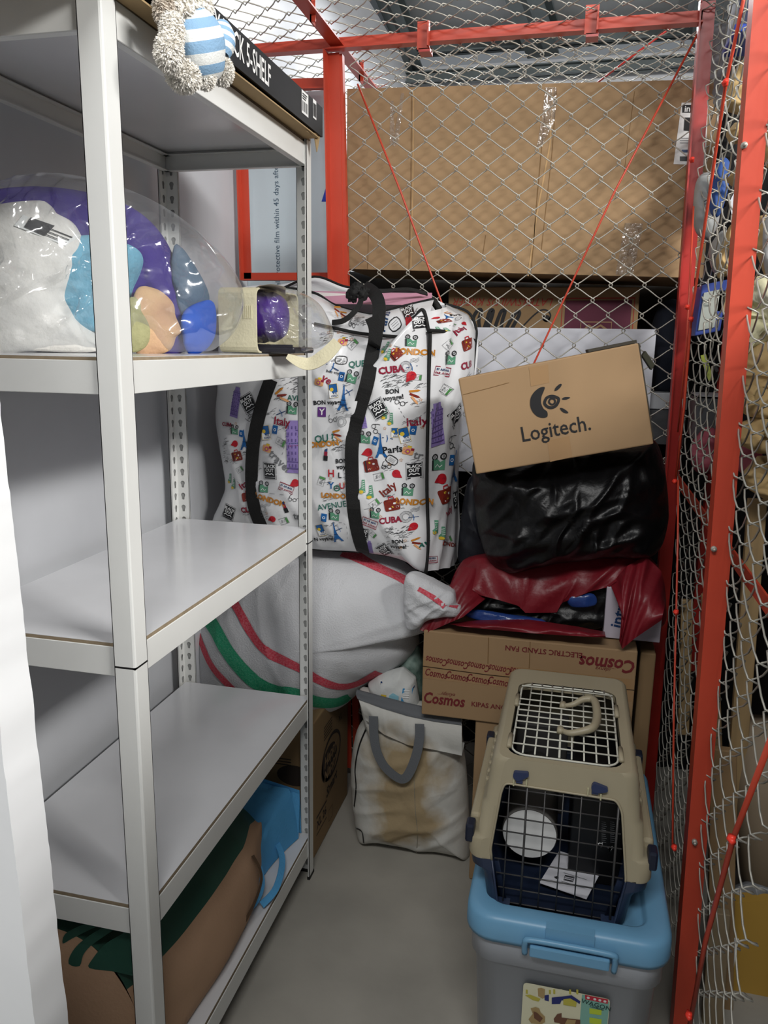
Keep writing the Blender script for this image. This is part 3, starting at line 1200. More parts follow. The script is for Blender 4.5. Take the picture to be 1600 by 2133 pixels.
# purple tub
M_tub = mat('purple_plastic', '#4f2f8a', 0.3, spec=.5)
M_tubw = mat('clear_white_plastic', '#d8d6de', 0.3, alpha=.75)
mb = MB()
c = at(553, 660, y=1.53)
prof = [(-.030, .0), (-.030, .050), (-.012, .052), (0, .048), (.010, .050), (.022, .044), (.030, .038), (.036, .020), (.036, 0)]
def lathex(mb, c, prof, mt, n=28, flat=1.0, rot=None):
    R = rot or Matrix.Identity(3)
    vs = []
    for x, r in prof:
        for i in range(n):
            a = 2 * PI * i / n
            vs.append(V(c) + R @ V((x, math.cos(a) * r, math.sin(a) * r * flat)))
    fs = []
    for k in range(len(prof) - 1):
        for i in range(n):
            i2 = (i + 1) % n
            fs.append((k * n + i, (k + 1) * n + i, (k + 1) * n + i2, k * n + i2))
    mb.add(vs, fs, mt, True)
tb = thing('purple_tub', 'purple plastic tub wrapped in a clear bag inside the cream fabric box', 'tub', (c.x, c.y, Z2))
lathex(mb, c + V((0, .02, 0)), prof, M_tub)
mb.build('tub_body', tb)
mb = MB()
lathex(mb, c + V((-.042, .02, 0)), [(0, .045), (0, .052), (.014, .053), (.016, .05)], M_tubw)
pm = planemap(c + V((-.038, -.0335, -.036)), (1, 0, 0), (0, 0, 1), 0)
mb.build('tub_rim', tb, 'pale translucent rim')
M_film2 = film('thin_film', '#e2e0d8', haze=.05, rough=.10, bs=14, strength=.9, base=.06)
pts = [(535, 605), (570, 598), (620, 606), (660, 630), (682, 665), (692, 700), (670, 722), (620, 735), (560, 738), (536, 730)]
ol = []
for a, q in pts:
    p = at(a, q, y=1.55)
    ol.append((p.x, max(p.z, Z2 + .002)))
b = Blob(ol, 1.55, .055, .06, p=2.6, wr=.012, ws=(30, 9), wa=.3, seed=41, fine=.004, fs=60)
mb = MB(); b.mesh(mb, M_film2, nr=30)
tag(mb.build('clear_wrap'), 'small crumpled clear bag bulging out of the cream fabric box', 'plastic bag')
# dark tray underneath
t = at(585, 722, y=1.53)
mb = MB()
rhexa(mb, (xr - .03, 1.50, Z2 + .001), (.10, 0, 0), (0, .12, 0), (0, 0, .012), mat('dark_tray', '#24232a', .35), .004)
rhexa(mb, (xr - .026, 1.504, Z2 + .010), (.09, 0, 0), (0, .004, 0), (0, 0, .008), MATS['dark_tray'], .0015)
tag(mb.build('dark_tray'), 'shallow dark tray under the clear wrap in the cream box mouth', 'tray')

# ---- bottom shelf: brown and green shopping bag, blue bag
Z5 = ZT[0] + .0005
M_kr = mat('kraft_nonwoven', '#b8967a', 0.8, var=.18, vs=7, hex2='#9a7a5e', bump=.2, bs=150, spec=.15)
M_gn = mat('dark_green_print', '#2c5447', 0.55, var=.35, vs=6, hex2='#1c3c32', spec=.3)
def cl(u, v, x=None, y=None, z=None, hi=None):
    p = at(u, v, x=x, y=y, z=z)
    return p
gb = thing('shopping_bag', 'brown and dark green shopping bag lying on the bottom shelf of the rack', 'bag', (-.77, 1.2, Z5))
mb = MB()
# loft along y: section = lower-left, lower-right(bulged), upper-right edge, top, upper-left
def bsec(s):
    y = .985 + s * .60
    lo = Z5 + .001
    xr0 = -.640 + .012 * math.sin(s * PI) - .055 * max(0, s - .75) * 2
    bul = .018 * math.sin(s * PI)
    xl0 = -.918 + .10 * max(0, s - .6)
    lip = lo + .145 + .04 * math.exp(-s * 4) - .25 * max(0, s - .9)
    g_ = 1 - .28 * s - 1.5 * max(0, s - .9)
    pr_ = [(xl0, lo), (xl0 + .12, lo), (xr0 - .02, lo), (xr0 + bul * .7, lo + .02), (xr0 + bul, lo + .07), (xr0 + bul * .4, lo + .118),
           (xr0 - .012, lip), (xr0 - .045, lip + .055 * g_), (xr0 - .095, lip + .090 * g_), (xr0 - .15, lip + .105 * g_), (xl0 + .04, lip + .10 * g_), (xl0, lip + .04 * g_), (xl0 - .002, lo + .09)]
    row = smoothpts(pr_, 5, True)
    return [(a + .005 * noise.noise(V((a * 14, y * 9, q * 14))) * (1 if a > -.9 else 0), y, max(lo, q + (.006 * noise.noise(V((a * 12, y * 9, 5))) if q > lo + .02 else 0))) for a, q in row]
NS = 56
secs = [bsec(i / NS) for i in range(NS + 1)]
n = len(secs[0])
o = len(mb.v)
for r_ in secs:
    mb.v.extend(r_)
for i in range(NS):
    for j in range(n):
        j2 = (j + 1) % n
        mb.f.append([o + i * n + j, o + (i + 1) * n + j, o + (i + 1) * n + j2, o + i * n + j2])
        mb.m.append(M_gn if 31 <= j < 58 else M_kr)
        mb.s.append(True)
mb.add(secs[-1], [tuple(range(n))], M_kr)
cen = V((-.785, .975, Z5 + .12))
def ybulge(x, z):
    return .985 - .018 * max(0, 1 - ((x + .785) / .14) ** 2) * max(0, 1 - ((z - cen.z) / .15) ** 2)
def endc(s, q):
    p = V(secs[0][int(s * n) % n]).lerp(cen, q)
    p.y = ybulge(p.x, p.z)
    return p
grid(mb, lambda s, q: endc(s, q), n, 12, M_kr, wrapu=True)
def ep(px, mt, e=.0012):
    L = []
    for a_, b_ in px:
        p = at(100 + a_ / 2.667, 1600 + b_ / 2.667, y=.972)
        L.append((p.x, p.z))
    REFINE[0] = .02
    poly(mb, smoothpts(L, 3, True), lambda x, z: V((x, ybulge(x, z) - e, z)), mt)
    REFINE[0] = 0.0
ep([(219, 1125), (228, 1085), (290, 1010), (380, 955), (440, 925), (560, 930), (600, 1000), (590, 1215), (470, 1190), (340, 1150)], M_gn)
ep([(105, 1097), (118, 1040), (170, 985), (260, 925), (320, 900), (372, 905), (300, 955), (215, 1015), (178, 1060), (165, 1112)], M_gn)
ep([(60, 1000), (70, 950), (150, 905), (240, 880), (290, 885), (190, 935), (110, 975)], M_gn)
mb.build('bag_body', gb)
mb = MB()
band(mb, smoothpts([(-.628, 1.44, Z5 + .14), (-.600, 1.42, Z5 + .10), (-.612, 1.36, Z5 + .045), (-.64, 1.26, Z5 + .03)], 6), .012, .0016, (1, 0, .2), mat('brown_cord', '#5b4634', .8))
mb.build('handle', gb, 'dark brown strap handle')

M_nb = mat('blue_nonwoven', '#5ba6da', 0.75, var=.15, vs=12, hex2='#4690c4', bump=.35, bs=220, spec=.15)
bb = thing('blue_cloth_bag', 'empty light blue cloth bag crumpled on the bottom shelf near the far post', 'bag', (-.7, 1.6, Z5))
mb = MB()
def bsurf(s, q):
    # draped sheet: from standing fold at the far end down to the shelf towards the viewer
    y = 1.715 - .33 * q
    x0_ = -.90 + .20 * min(1, max(0, (q - .30) / .2))
    x = x0_ + s * (-.62 - .03 * math.sin(q * 3) - x0_)
    h = .135 * (1 - q) ** 1.3 + .02 * math.exp(-((q - .55) / .12) ** 2) + .018
    z = Z5 + h * (1 - .35 * s * s) + .026 * fold(s * .3, q * .35, .5, 13, 7, 3) * (1 - .3 * q) + .008 * noise.noise(V((s * 9, q * 9, 2)))
    edge = min(s, 1 - s, 1 - q) * 12
    z = Z5 + .002 + (z - Z5) * min(1, edge) ** .5
    return V((x, y, z))
grid(mb, bsurf, 46, 46, M_nb)
grid(mb, lambda s, q: V((-.90 + .28 * s, 1.715 + .010 + .012 * (1 - q), Z5 + .002 + q * (.18 - .05 * s))) if True else None, 10, 6, M_nb)
grid(mb, lambda s, q: bsurf(s, 0) * q + V((-.90 + .28 * s, 1.725, Z5 + .002 + (.17 - .05 * s))) * (1 - q), 46, 3, M_nb)
mb.build('bag_body', bb)
for pts in ([(545, 1720), (570, 1745), (588, 1790), (575, 1850), (545, 1885)], [(520, 1840), (535, 1800), (545, 1840), (530, 1880), (500, 1905)]):
    mb = MB()
    q = []
    for i, (a, c) in enumerate(smoothpts(pts, 6)):
        p = at(a, c, z=Z5 + .035 * (1 - i / 26) + .012)
        q.append(p)
    band(mb, q, .016, .0015, V((.6, -.5, .6)), M_nb)
    mb.build('handle', bb)
mb = MB()
# ------------------------------------------------------------------ things in the corner between rack and cage
# large printed travel bag
M_bagw = mat('printed_bag_white', '#dfe0e2', 0.28, spec=.5, var=.06, vs=8, bump=.25, bs=22, coat=.3)
C_ = {k: mat('print_' + k, h, .35) for k, h in dict(black='#202124', grey='#77797c', red='#b8202c', crimson='#8e1f38', brown='#7c2a20', orange='#c07f2c', teal='#2c6a5c',
      blue='#1d5d9c', dblue='#22406c', purple='#8d7bb8', dpurple='#5f4f8c', green='#5b9376', yellow='#d8b93a', lgreen='#4f8a4e', violet='#5d2f78', pink='#b04a7a', peach='#d8a070', white='#eceded').items()}
bag = thing('travel_bag', 'large white zip bag printed with coloured travel doodles standing on the striped sack', 'bag', (-.56, 2.0, .8))
BY = 1.93
front_px = [(456, 800), (458, 720), (470, 655), (520, 640), (600, 655), (655, 674), (700, 684), (755, 694), (820, 700), (858, 676), (872, 652), (884, 650), (890, 690), (893, 800), (889, 1000), (892, 1120), (886, 1192),
            (862, 1176), (820, 1160), (755, 1149), (700, 1146), (640, 1142), (560, 1130), (460, 1105), (446, 1085), (462, 1045), (472, 1010), (462, 940), (452, 870)]
bf = Blob(xz(front_px, BY), BY, .085, .02, p=3.2, n=260, wr=.009, ws=(9, 2.4), wa=-.45, seed=51, fine=.003, fs=26,
          cen=(at(690, 900, y=BY).x, at(690, 900, y=BY).z))
mb = MB()
bf.mesh(mb, M_bagw, nr=44, back=False)
FM = bf.map(.0019)
REFINE[0] = .009
YF = BY - .075
PXM = 1645.26 / 1.93   # px per metre at the bag


def place(u, v, ang=0, k=1.0):
    p = bf.hit(u, v)
    return frame2(FM, p.x, p.z, ang, k / PXM)


# --- doodles, drawn in photo-pixel units around their own centre
def d_text(s, u, v, h, col, ang=0, bold=.02, mp=None, sx=1.0, shear=0):
    text(mb, s, (mp or place)(u, v, ang), h * 1.35, C_[col], bold, shear, sx)
def d_eiffel(u, v, h=50, ang=0, mp=None, col='blue'):
    f = (mp or place)(u, v, ang, h / 50)
    poly(mb, [(-1, 25), (1, 25), (2, 8), (4, -4), (8, -16), (13, -25), (7, -25), (3, -17), (-3, -17), (-7, -25), (-13, -25), (-8, -16), (-4, -4), (-2, 8)], f, C_[col])
    stroke(mb, [(-5, -5), (5, -5)], 2, f, C_['dblue'])
    stroke(mb, [(-8, -14), (8, -14)], 2, f, C_['dblue'])
def d_case(u, v, w=34, ang=12, mp=None):
    f = (mp or place)(u, v, ang, w / 34)
    poly(mb, rrect(-17, 17, -13, 12, 4, 3), f, C_['brown'])
    poly(mb, rrect(-11, 17, -12, 12, 4, 3), frame2(f, 0, 0, 0, 1), C_['red']) if False else None
    stroke(mb, [(-5, 12), (-4, 17), (6, 17), (7, 12)], 2.4, f, C_['red'])
    g = lambda a, b: f(a, b)
    stroke(mb, [(-12, -13), (-12, 12)], 2.4, f, C_['black'])
    for a, b, c in ((-4, 6, 'yellow'), (6, 2, 'white'), (0, -5, 'yellow'), (11, -6, 'white'), (-6, -8, 'white')):
        poly(mb, rrect(a - 3, a + 3, b - 2, b + 2, 1, 1), frame2(f, 0, 0), C_[c])
def lift(mp_, e): return mp_
def d_black(u, v, s=30, ang=0, mp=None):
    f = (mp or place)(u, v, ang, s / 30)
    stroke(mb, [(-16.5, -21), (16.5, -21), (16.5, 17), (-16.5, 17)], 1.0, f, C_['black'], True)
    f2 = f
    poly(mb, [(-14.5, -15), (14.5, -15), (14.5, 15), (-14.5, 15)], f, C_['black'])
    stroke(mb, [(-14, -18), (14, -18)], 2.6, f, C_['black'])
    g = upm(f)
    text(mb, 'BLACK', lambda a, b: g(a, b + 8.5), 9.6, C_['white'], .03)
    text(mb, 'OUT', lambda a, b: g(a, b - .5), 10.5, C_['white'], .03)
    stroke(mb, smoothpts([(-11, -11), (-6, -7.5), (0, -9.5), (6, -7.5), (11, -11)], 3), 2.2, g, C_['white'])
def upm(f):
    return lambda a, b: f(a, b) + V((0, -.0008, 0))
def d_pisa(u, v, h=44, ang=-4, mp=None):
    f = (mp or place)(u, v, ang, h / 44)
    poly(mb, [(-7, -22), (7, -22), (6, 15), (4, 15), (4, 22), (-4, 22), (-4, 15), (-6, 15)], f, C_['purple'])
    g = upm(f)
    for k in range(7):
        stroke(mb, [(-6.6, -18 + 5.3 * k), (6.4, -18 + 5.3 * k)], .9, g, C_['dpurple'])
        for q in range(4):
            stroke(mb, [(-4.6 + 3 * q, -17 + 5.3 * k), (-4.6 + 3 * q, -14.5 + 5.3 * k)], .9, g, C_['dpurple'])
def d_drop(u, v, s=20, ang=0, mp=None):
    f = (mp or place)(u, v, ang, s / 20)
    pts = circ(2, 0, 8.5, 14)
    pts = [p for p in pts if p[0] > -3.5]
    poly(mb, sorted([(-12, -5)] + pts, key=lambda p: math.atan2(p[1] + 0, p[0] - 1)), f, C_['red'])
    stroke(mb, [(2, 0), (5, 1.5), (7, -1)], .9, upm(f), C_['crimson'])
def d_sneak(u, v, s=1.0, ang=0, mp=None):
    for dx, dy in ((-6, 4), (6, -6)):
        f = frame2((mp or place)(u, v, ang, s), dx, dy)
        poly(mb, [(-4, -10), (5, -9), (4, 12), (-1, 12), (-2, 0), (-6, -4)], f, C_['green'])
        poly(mb, circ(-2, -8, 4, 8, 3), upm(f), C_['yellow'])
        for k in range(4):
            stroke(mb, [(-1, -2 + 3.4 * k), (3.4, -1 + 3.4 * k)], .8, upm(f), C_['white'])
def d_card(u, v, ang=20, s=1.0, mp=None):
    f = (mp or place)(u, v, ang, s)
    stroke(mb, [(-10, -7), (10, -7), (10, 7), (-10, 7)], .9, f, C_['grey'], True)
    poly(mb, [(5, -6), (9.4, -6), (9.4, 6), (5, 6)], f, C_['lgreen'])
    stroke(mb, [(-7, -4), (-3, 4), (1, -3), (3, 3)], .9, f, C_['grey'])
    text(mb, '2', lambda a, b: f(a - 4, b), 8, C_['grey'])
def d_cam(u, v, s=1.0, ang=0, mp=None):
    f = (mp or place)(u, v, ang, s)
    poly(mb, [(-12, -10), (10, -12), (11, 4), (3, 1), (-2, 6), (-12, 6)], f, C_['green'])
    poly(mb, [(-12, -10), (-9, -11), (-9, 5), (-12, 6)], upm(f), C_['black'])
    for a, b in ((-7, 10), (8, 9)):
        stroke(mb, circ(a, b, 4.4, 9), 2.0, f, C_['black'], True)
        stroke(mb, circ(a, b, 1.4, 6), 1.2, f, C_['grey'], True)
    text(mb, 'KRS', lambda a, b: upm(f)(a + 1, b - 4), 5.5, C_['white']) if False else stroke(mb, [(-6, -6), (-2, -2), (2, -7), (6, -4)], 1.2, upm(f), C_['white'])
def d_pass(u, v, s=1.0, ang=-8, mp=None):
    f = (mp or place)(u, v, ang, s)
    poly(mb, [(-6, -9), (6, -9), (6, 9), (-6, 9)], f, C_['blue'])
    stroke(mb, circ(0, 0, 2.6, 8), 1.2, upm(f), C_['white'], True)
def d_ice(u, v, s=1.0, ang=10, mp=None):
    f = (mp or place)(u, v, ang, s)
    poly(mb, [(-9, -14), (9, -14), (9, 14), (-9, 14)], f, C_['blue'])
    g = upm(f)
    poly(mb, [(-9, -14), (9, -14), (9, -3), (-2, -5), (-5, 2), (-9, 2)], g, C_['white'])
    poly(mb, circ(-3, 3, 4, 9), lambda a, b: upm(g)(a, b), C_['yellow'])
    stroke(mb, [(-9, -14), (9, -14), (9, 14), (-9, 14)], .9, g, C_['yellow'], True)
    text(mb, 'ICE', lambda a, b: upm(g)(a + 3, b - 5), 5.5, C_['dblue'], .03)
    text(mb, 'COLD', lambda a, b: upm(g)(a + 2, b - 10.5), 5, C_['dblue'], .03)
def d_camera(u, v, s=1.0, ang=-8, mp=None):
    f = (mp or place)(u, v, ang, s)
    poly(mb, rrect(-11, 11, -7, 8, 3, 2), f, C_['peach'])
    g = upm(f)
    poly(mb, [(-3, 8), (5, 8), (5, 12), (-3, 12)], f, C_['yellow'])
    poly(mb, circ(0, 0, 5, 10), g, C_['pink'])
    poly(mb, circ(0, 0, 2.4, 8), upm(g), C_['yellow'])
    poly(mb, [(5, 3), (11, 3), (11, 8), (5, 8)], g, C_['crimson'])
def d_air(u, v, ang=-15, s=1.0, mp=None):
    f = (mp or place)(u, v, ang, s)
    stroke(mb, [(-17, -9), (17, -9), (17, 9), (-17, 9)], 1.8, f, C_['crimson'], True)
    text(mb, 'BY AIR MAIL', lambda a, b: f(a, b + 3.4), 6.2, C_['dblue'], .03, 0, .85)
    text(mb, 'PAR AVION', lambda a, b: f(a, b - 4), 6.2, C_['crimson'], .03, 0, .95)
def d_glass(u, v, s=1.0, ang=0, mp=None):
    f = (mp or place)(u, v, ang, s)
    stroke(mb, circ(-6, 0, 4.4, 9), 1.2, f, C_['black'], True)
    stroke(mb, circ(5, -2, 4.4, 9), 1.2, f, C_['black'], True)
    stroke(mb, [(-2, 0), (1, -1)], 1.2, f, C_['black'])
    stroke(mb, [(-9, 3), (-5, 11), (-2, 13)], 1.2, f, C_['black'])
    stroke(mb, [(9, 0), (14, 3)], 1.2, f, C_['black'])
def d_label(u, v, s=1.0, ang=-20, mp=None):
    f = (mp or place)(u, v, ang, s)
    stroke(mb, roundpoly([(-12, -8), (12, -8), (12, 8), (-12, 8)], 7, 2), 1.6, f, C_['black'], True)
    for k in (-3, 0, 3):
        stroke(mb, [(-7, k), (7, k)], .6, f, C_['grey'])
def d_stamp(u, v, s=1.0, ang=0, mp=None):
    f = (mp or place)(u, v, ang, s)
    stroke(mb, circ(0, 0, 12, 16), .9, f, C_['grey'], True)
    stroke(mb, circ(0, 0, 7, 12), .9, f, C_['grey'], True)
    stroke(mb, circ(0, 0, 9.5, 14), .5, f, C_['grey'], True)
    for k in range(3):
        stroke(mb, [(8, 8 + k * 3), (14, 12 + k * 3), (20, 10 + k * 3), (25, 14 + k * 3)], .8, f, C_['grey'])
def d_plane(u, v, ang=0, s=1.0, mp=None):
    f = (mp or place)(u, v, ang, s)
    stroke(mb, [(-10, -4), (10, 4)], 1.6, f, C_['dblue'])
    stroke(mb, [(-4, 6), (1, 0), (3, -7)], 1.4, f, C_['blue'])
def d_pencil(u, v, ang=0, s=1.0, mp=None):
    for k, c in ((0, 'orange'), (1, 'brown'), (2, 'peach')):
        f = frame2((mp or place)(u, v, ang, s), 2 * k, 7 - 8 * k, 18 - 30 * k)
        poly(mb, [(-8, -2), (7, -2), (11, 0), (7, 2), (-8, 2)], f, C_[c])
def d_star(u, v, s=1.0, mp=None):
    f = (mp or place)(u, v, 0, s)
    pts = []
    for k in range(10):
        r = 4 if k % 2 == 0 else 1.6
        pts.append((r * math.sin(k * PI / 5), r * math.cos(k * PI / 5)))
    stroke(mb, pts, .7, f, C_['orange'], True)
def d_scrib(u, v, w=40, h=22, n=34, seed=1, mp=None):
    f = (mp or place)(u, v)
    rr = random.Random(seed)
    for _ in range(n):
        a, b = (rr.random() - .5) * w, (rr.random() - .5) * h
        l = 3 + rr.random() * 8
        an = .35 + (rr.random() - .5) * .5
        stroke(mb, [(a, b), (a + l * .5, b + l * .5 * an + 1), (a + l, b + l * an)], .7, f, C_['black' if rr.random() < .5 else 'grey'])
def d_lip(u, v, ang=0, s=1.0, mp=None):
    f = (mp or place)(u, v, ang, s)
    poly(mb, [(-4, -12), (4, -12), (4, -2), (-4, -2)], f, C_['black'])
    poly(mb, [(-3, -2), (3, -2), (3, 6), (-3, 6)], f, C_['crimson'])
    poly(mb, [(-2.5, 6), (2.5, 6), (2.5, 13), (-2.5, 10)], f, C_['dblue'])
def d_dash(pts):
    P = smoothpts(pts, 8)
    for i in range(0, len(P) - 1, 2):
        a, b = at(P[i][0], P[i][1], y=YF), at(P[i + 1][0], P[i + 1][1], y=YF)
        stroke(mb, [(a.x, a.z), (b.x, b.z)], .0010, FM, C_['grey'])

d_pisa(756, 871, 42, 10); d_black(787, 850, 30, 32); d_sneak(808, 866, 1.1); d_text('Italy', 868, 878, 17, 'crimson', 4)
d_glass(782, 893, 1, -60); d_ice(843, 906, 1.1, 14); d_pass(861, 896); d_ice(823, 901, .7, 0); d_cam(761, 912); d_pass(782, 918, .95, -16)
d_plane(807, 913, -30); d_eiffel(793, 928, 50, 4); d_text('Paris', 818, 936, 15, 'black', 6, .02); d_camera(850, 940, 1.0, -14)
d_drop(766, 942, 21); d_text('tr', 872, 948, 17, 'grey', -16); d_case(774, 969, 33, 14); d_label(817, 958, 1.0, -34); d_glass(806, 971, .9, 12)
d_black(863, 979, 28, 3); d_drop(827, 988, 20, 125); d_card(790, 992, 14, 1.05); d_sneak(763, 1019, 1.25, 4); d_text('Italy', 808, 1019, 17, 'brown', 40)
d_cam(850, 1021, 1.0); d_case(817, 1051, 33, 14); d_text('LONDON', 862, 1046, 12, 'orange', -8, .05); d_card(781, 1049, 38); d_stamp(846, 1076)
d_plane(862, 1077, -20, .9); d_cam(781, 1070, .9); d_air(770, 1089, -17); d_text('CUBA', 813, 1083, 13, 'crimson', 8, .04); d_drop(860, 1097, 20, 20)
d_scrib(826, 1110, 52, 24, 60, 3); d_card(776, 1112, -40, .9); d_text('BON', 828, 1128, 8.5, 'black', 4, .03); d_text('voyage!', 829, 1139, 9, 'black', 4, .03)
d_black(800, 1146, 26, 35); d_pisa(771, 1140, 34, -2); d_pencil(865, 1130); d_text('AV', 884, 1134, 10, 'teal', 0, .04); d_pass(868, 892, .1)
d_black(757, 1110, 22, -8); d_star(802, 892); d_star(836, 958); d_star(772, 1063); d_star(793, 1076); d_star(880, 890)
# left of the strap
d_text('Y', 671, 858, 16, 'white'); f_ = place(671, 858); poly(mb, [(-9, -10), (9, -10), (9, 10), (-9, 10)], f_, C_['violet']); text(mb, 'Y', upm(f_), 18, C_['white'], .02)
d_stamp(711, 878, .9); d_glass(694, 874, .9, 25); d_text('OU ?', 676, 913, 16, 'teal', 10, .02); d_text('ONDON', 674, 925, 12, 'orange', 8, .05)
d_lip(679, 947, -6, 1.1); d_text('BON', 712, 960, 9, 'black', 5, .03); d_text('voya', 714, 972, 10, 'black', 5, .03); d_text('H', 690, 986, 16, 'red', 0, .02); d_text('L', 708, 990, 12, 'black', 0, .02)
d_text('Y', 690, 1011, 15, 'blue', 0, .02); d_text('O', 702, 1017, 14, 'teal', 0, .02); d_text('U', 713, 1012, 13, 'red', 0, .02)
d_card(670, 1002, 72); d_text('LONDON', 700, 1033, 11, 'orange', 0, .05); d_text('AVENUE', 692, 1053, 13, 'teal', 12, .01); d_cam(697, 1073); d_pass(675, 1078)
d_eiffel(699, 1109, 46, 12); d_ice(669, 1104, .95, 16); d_text('N voyage!', 676, 1122, 8.5, 'black', 8, .03); d_plane(707, 1102, 5, .8); d_scrib(706, 930, 30, 22, 28, 7); d_pencil(700, 905)
d_eiffel(716, 828, 52, 0); d_text('BON voyage!', 685, 838, 9, 'black', 4, .03); d_ice(695, 814, 1.0, 8); d_camera(664, 797, .9, -12); d_cam(733, 786, 1.0, -10)
d_text('bon voyage', 700, 776, 6, 'black', -12, .02); d_text('QUE', 744, 758, 13, 'teal', 6, .02); d_label(712, 750, 1, -2); d_plane(693, 765, -50, 1.3); d_plane(726, 817, 10); d_text('ve', 682, 790, 16, 'crimson', -35); d_card(736, 717, 50)
d_pass(712, 784); d_scrib(722, 800, 20, 10, 8, 11); d_pencil(701, 645, -20, .8); d_star(706, 692); d_star(690, 700); d_camera(713, 713, .9, -4)
# right of the strap, upper part
d_sneak(804, 731, 1.1, -14); d_text('LONDON', 864, 733, 12, 'orange', -3, .05); d_text('CUBA', 816, 770, 14, 'crimson', 8, .04); d_stamp(846, 764, .95); d_drop(855, 784, 22, 35)
d_cam(857, 711, .9); d_text('BON', 818, 815, 9.5, 'black', 5, .03); d_text('voyage!', 820, 828, 10, 'black', 8, .03); d_pencil(861, 822, -12, 1.1); d_glass(834, 838, 1, -10)
d_scrib(822, 795, 58, 26, 70, 13); d_case(826, 738, 24, 40); d_black(873, 671, 24, 10); d_plane(858, 764, -10); d_eiffel(790, 724, 26, -14); d_pass(783, 727, .8); d_label(816, 862, .1); d_card(869, 786, -5, .8)
d_text('Italy', 866, 872, .1, 'crimson')
# left section behind the rack post
d_pisa(491, 838, 66, -12); d_black(517, 838, 30, 30); d_pencil(584, 823, 20, 1.2); d_text('AVE', 613, 829, 12, 'teal', 0, .01); d_cam(609, 851); d_plane(586, 860, 0, 1.1); d_text('Italy', 588, 878, 17, 'crimson', -6)
d_text('CUBA', 473, 884, 8, 'crimson', 0, .04); d_cam(489, 896, .8); d_eiffel(509, 916, 44, 3); d_text('Paris', 524, 925, 10, 'black', 0, .02); d_pass(503, 903, .8); d_pass(573, 895); d_ice(554, 901, 1.05, 8); d_drop(489, 924, 17)
d_case(494, 950, 27, 14); d_card(585, 921, -25, 1.1); d_camera(556, 935, .95, -12); d_text('travel', 583, 960, 18, 'grey', -42); d_pisa(613, 931, 112, 0); d_air(612, 926, 4, .7); d_black(562, 979, 29, 3)
d_sneak(483, 1002, 1.0, -6); d_text('Italy', 512, 1006, 15, 'crimson', 40); d_card(500, 978, 30, .8); d_cam(550, 1015, .95); d_air(596, 1017, -20, .95); d_drop(614, 1006, 20, 10); d_case(517, 1034, 26, 12)
d_text('LONDON', 562, 1041, 12, 'orange', -14, .05); d_black(477, 1066, 26, -20); d_text('CUBA', 521, 1062, 12, 'crimson', 4, .04); d_lip(594, 1056, 16, 1.1); d_drop(566, 1081, 17); d_card(592, 1085, 20); d_stamp(548, 1060, .8); d_scrib(468, 940, 16, 60, 40, 19); d_scrib(600, 800, 40, 30, 30, 21)
d_glass(520, 870, .8, 90); d_glass(610, 1040, .8); d_text('tr', 618, 1075, 17, 'grey', 0)
for p_ in ([(660, 1100), (716, 1090), (719, 1130)], [(700, 1010), (760, 1060), (850, 1010)], [(745, 790), (800, 720), (880, 745)], [(830, 850), (850, 880), (880, 860)], [(560, 860), (600, 900), (590, 950)], [(470, 990), (520, 1020), (600, 1030)]):
    d_dash(p_)
rs_ = random.Random(5)
for _ in range(46):
    u_, v_ = rs_.choice([(rs_.uniform(665, 730), rs_.uniform(700, 1125)), (rs_.uniform(775, 880), rs_.uniform(720, 1150)), (rs_.uniform(470, 620), rs_.uniform(810, 1080))])
    d_scrib(u_, v_, 22, 12, 9, int(u_ * 7))
    if _ % 3 == 0:
        d_star(u_ + 12, v_ - 9)
mb.build('front_panel', bag)

# top panel, rising back from the front seam to the zip opening
mb = MB()
def seamF(s):
    pts = [(468, 660), (560, 650), (655, 674), (700, 684), (755, 694), (845, 702), (893, 690)]
    k = s * (len(pts) - 1)
    i = min(int(k), len(pts) - 2)
    f = k - i
    return pts[i][0] * (1 - f) + pts[i + 1][0] * f, pts[i][1] * (1 - f) + pts[i + 1][1] * f
def seamB(s):
    pts = [(500, 612), (590, 600), (655, 610), (700, 636), (775, 655), (830, 640), (905, 622)]
    k = s * (len(pts) - 1)
    i = min(int(k), len(pts) - 2)
    f = k - i
    return pts[i][0] * (1 - f) + pts[i + 1][0] * f, pts[i][1] * (1 - f) + pts[i + 1][1] * f
def topm(s, q, e=0.0):
    a = seamF(s); b = seamB(s)
    p0 = at(a[0], a[1], y=BY - .012); p1 = at(b[0], b[1], y=2.0)
    p = p0.lerp(p1, q)
    n_ = V((0, -.7, .7))
    return p + n_ * (.014 * math.sin(q * PI) + .004 * noise.noise(V((s * 6, q * 3, 5))) + e)
grid(mb, lambda s, q: topm(s, q), 50, 10, M_bagw)
def tmap(cs, cq, ang, k):
    ca, sa = math.cos(math.radians(ang)), math.sin(math.radians(ang))
    return lambda a, b: topm(cs + (ca * a - sa * b) * k / 425, cq + (sa * a + ca * b) * k / 50, .0016)
pl = lambda cs, cq: (lambda u, v, ang=0, k=1.0: tmap(cs, cq, ang, k))
d_black(0, 0, 26, 12, pl(.875, .68)); d_drop(0, 0, 20, 30, pl(.868, .30)); d_label(0, 0, 1, 30, pl(.80, .30)); d_text('Paris', 0, 0, 15, 'dblue', 70, .01, pl(.755, .45))
d_pencil(0, 0, -10, .8, pl(.54, .5)); d_scrib(0, 0, 40, 20, 24, 5, pl(.62, .4)); d_star(0, 0, 1, pl(.70, .2)); d_glass(0, 0, .8, 0, pl(.93, .5)); d_glass(0, 0, .8, 0, pl(.60, .2))
mb.build('top_panel', bag)

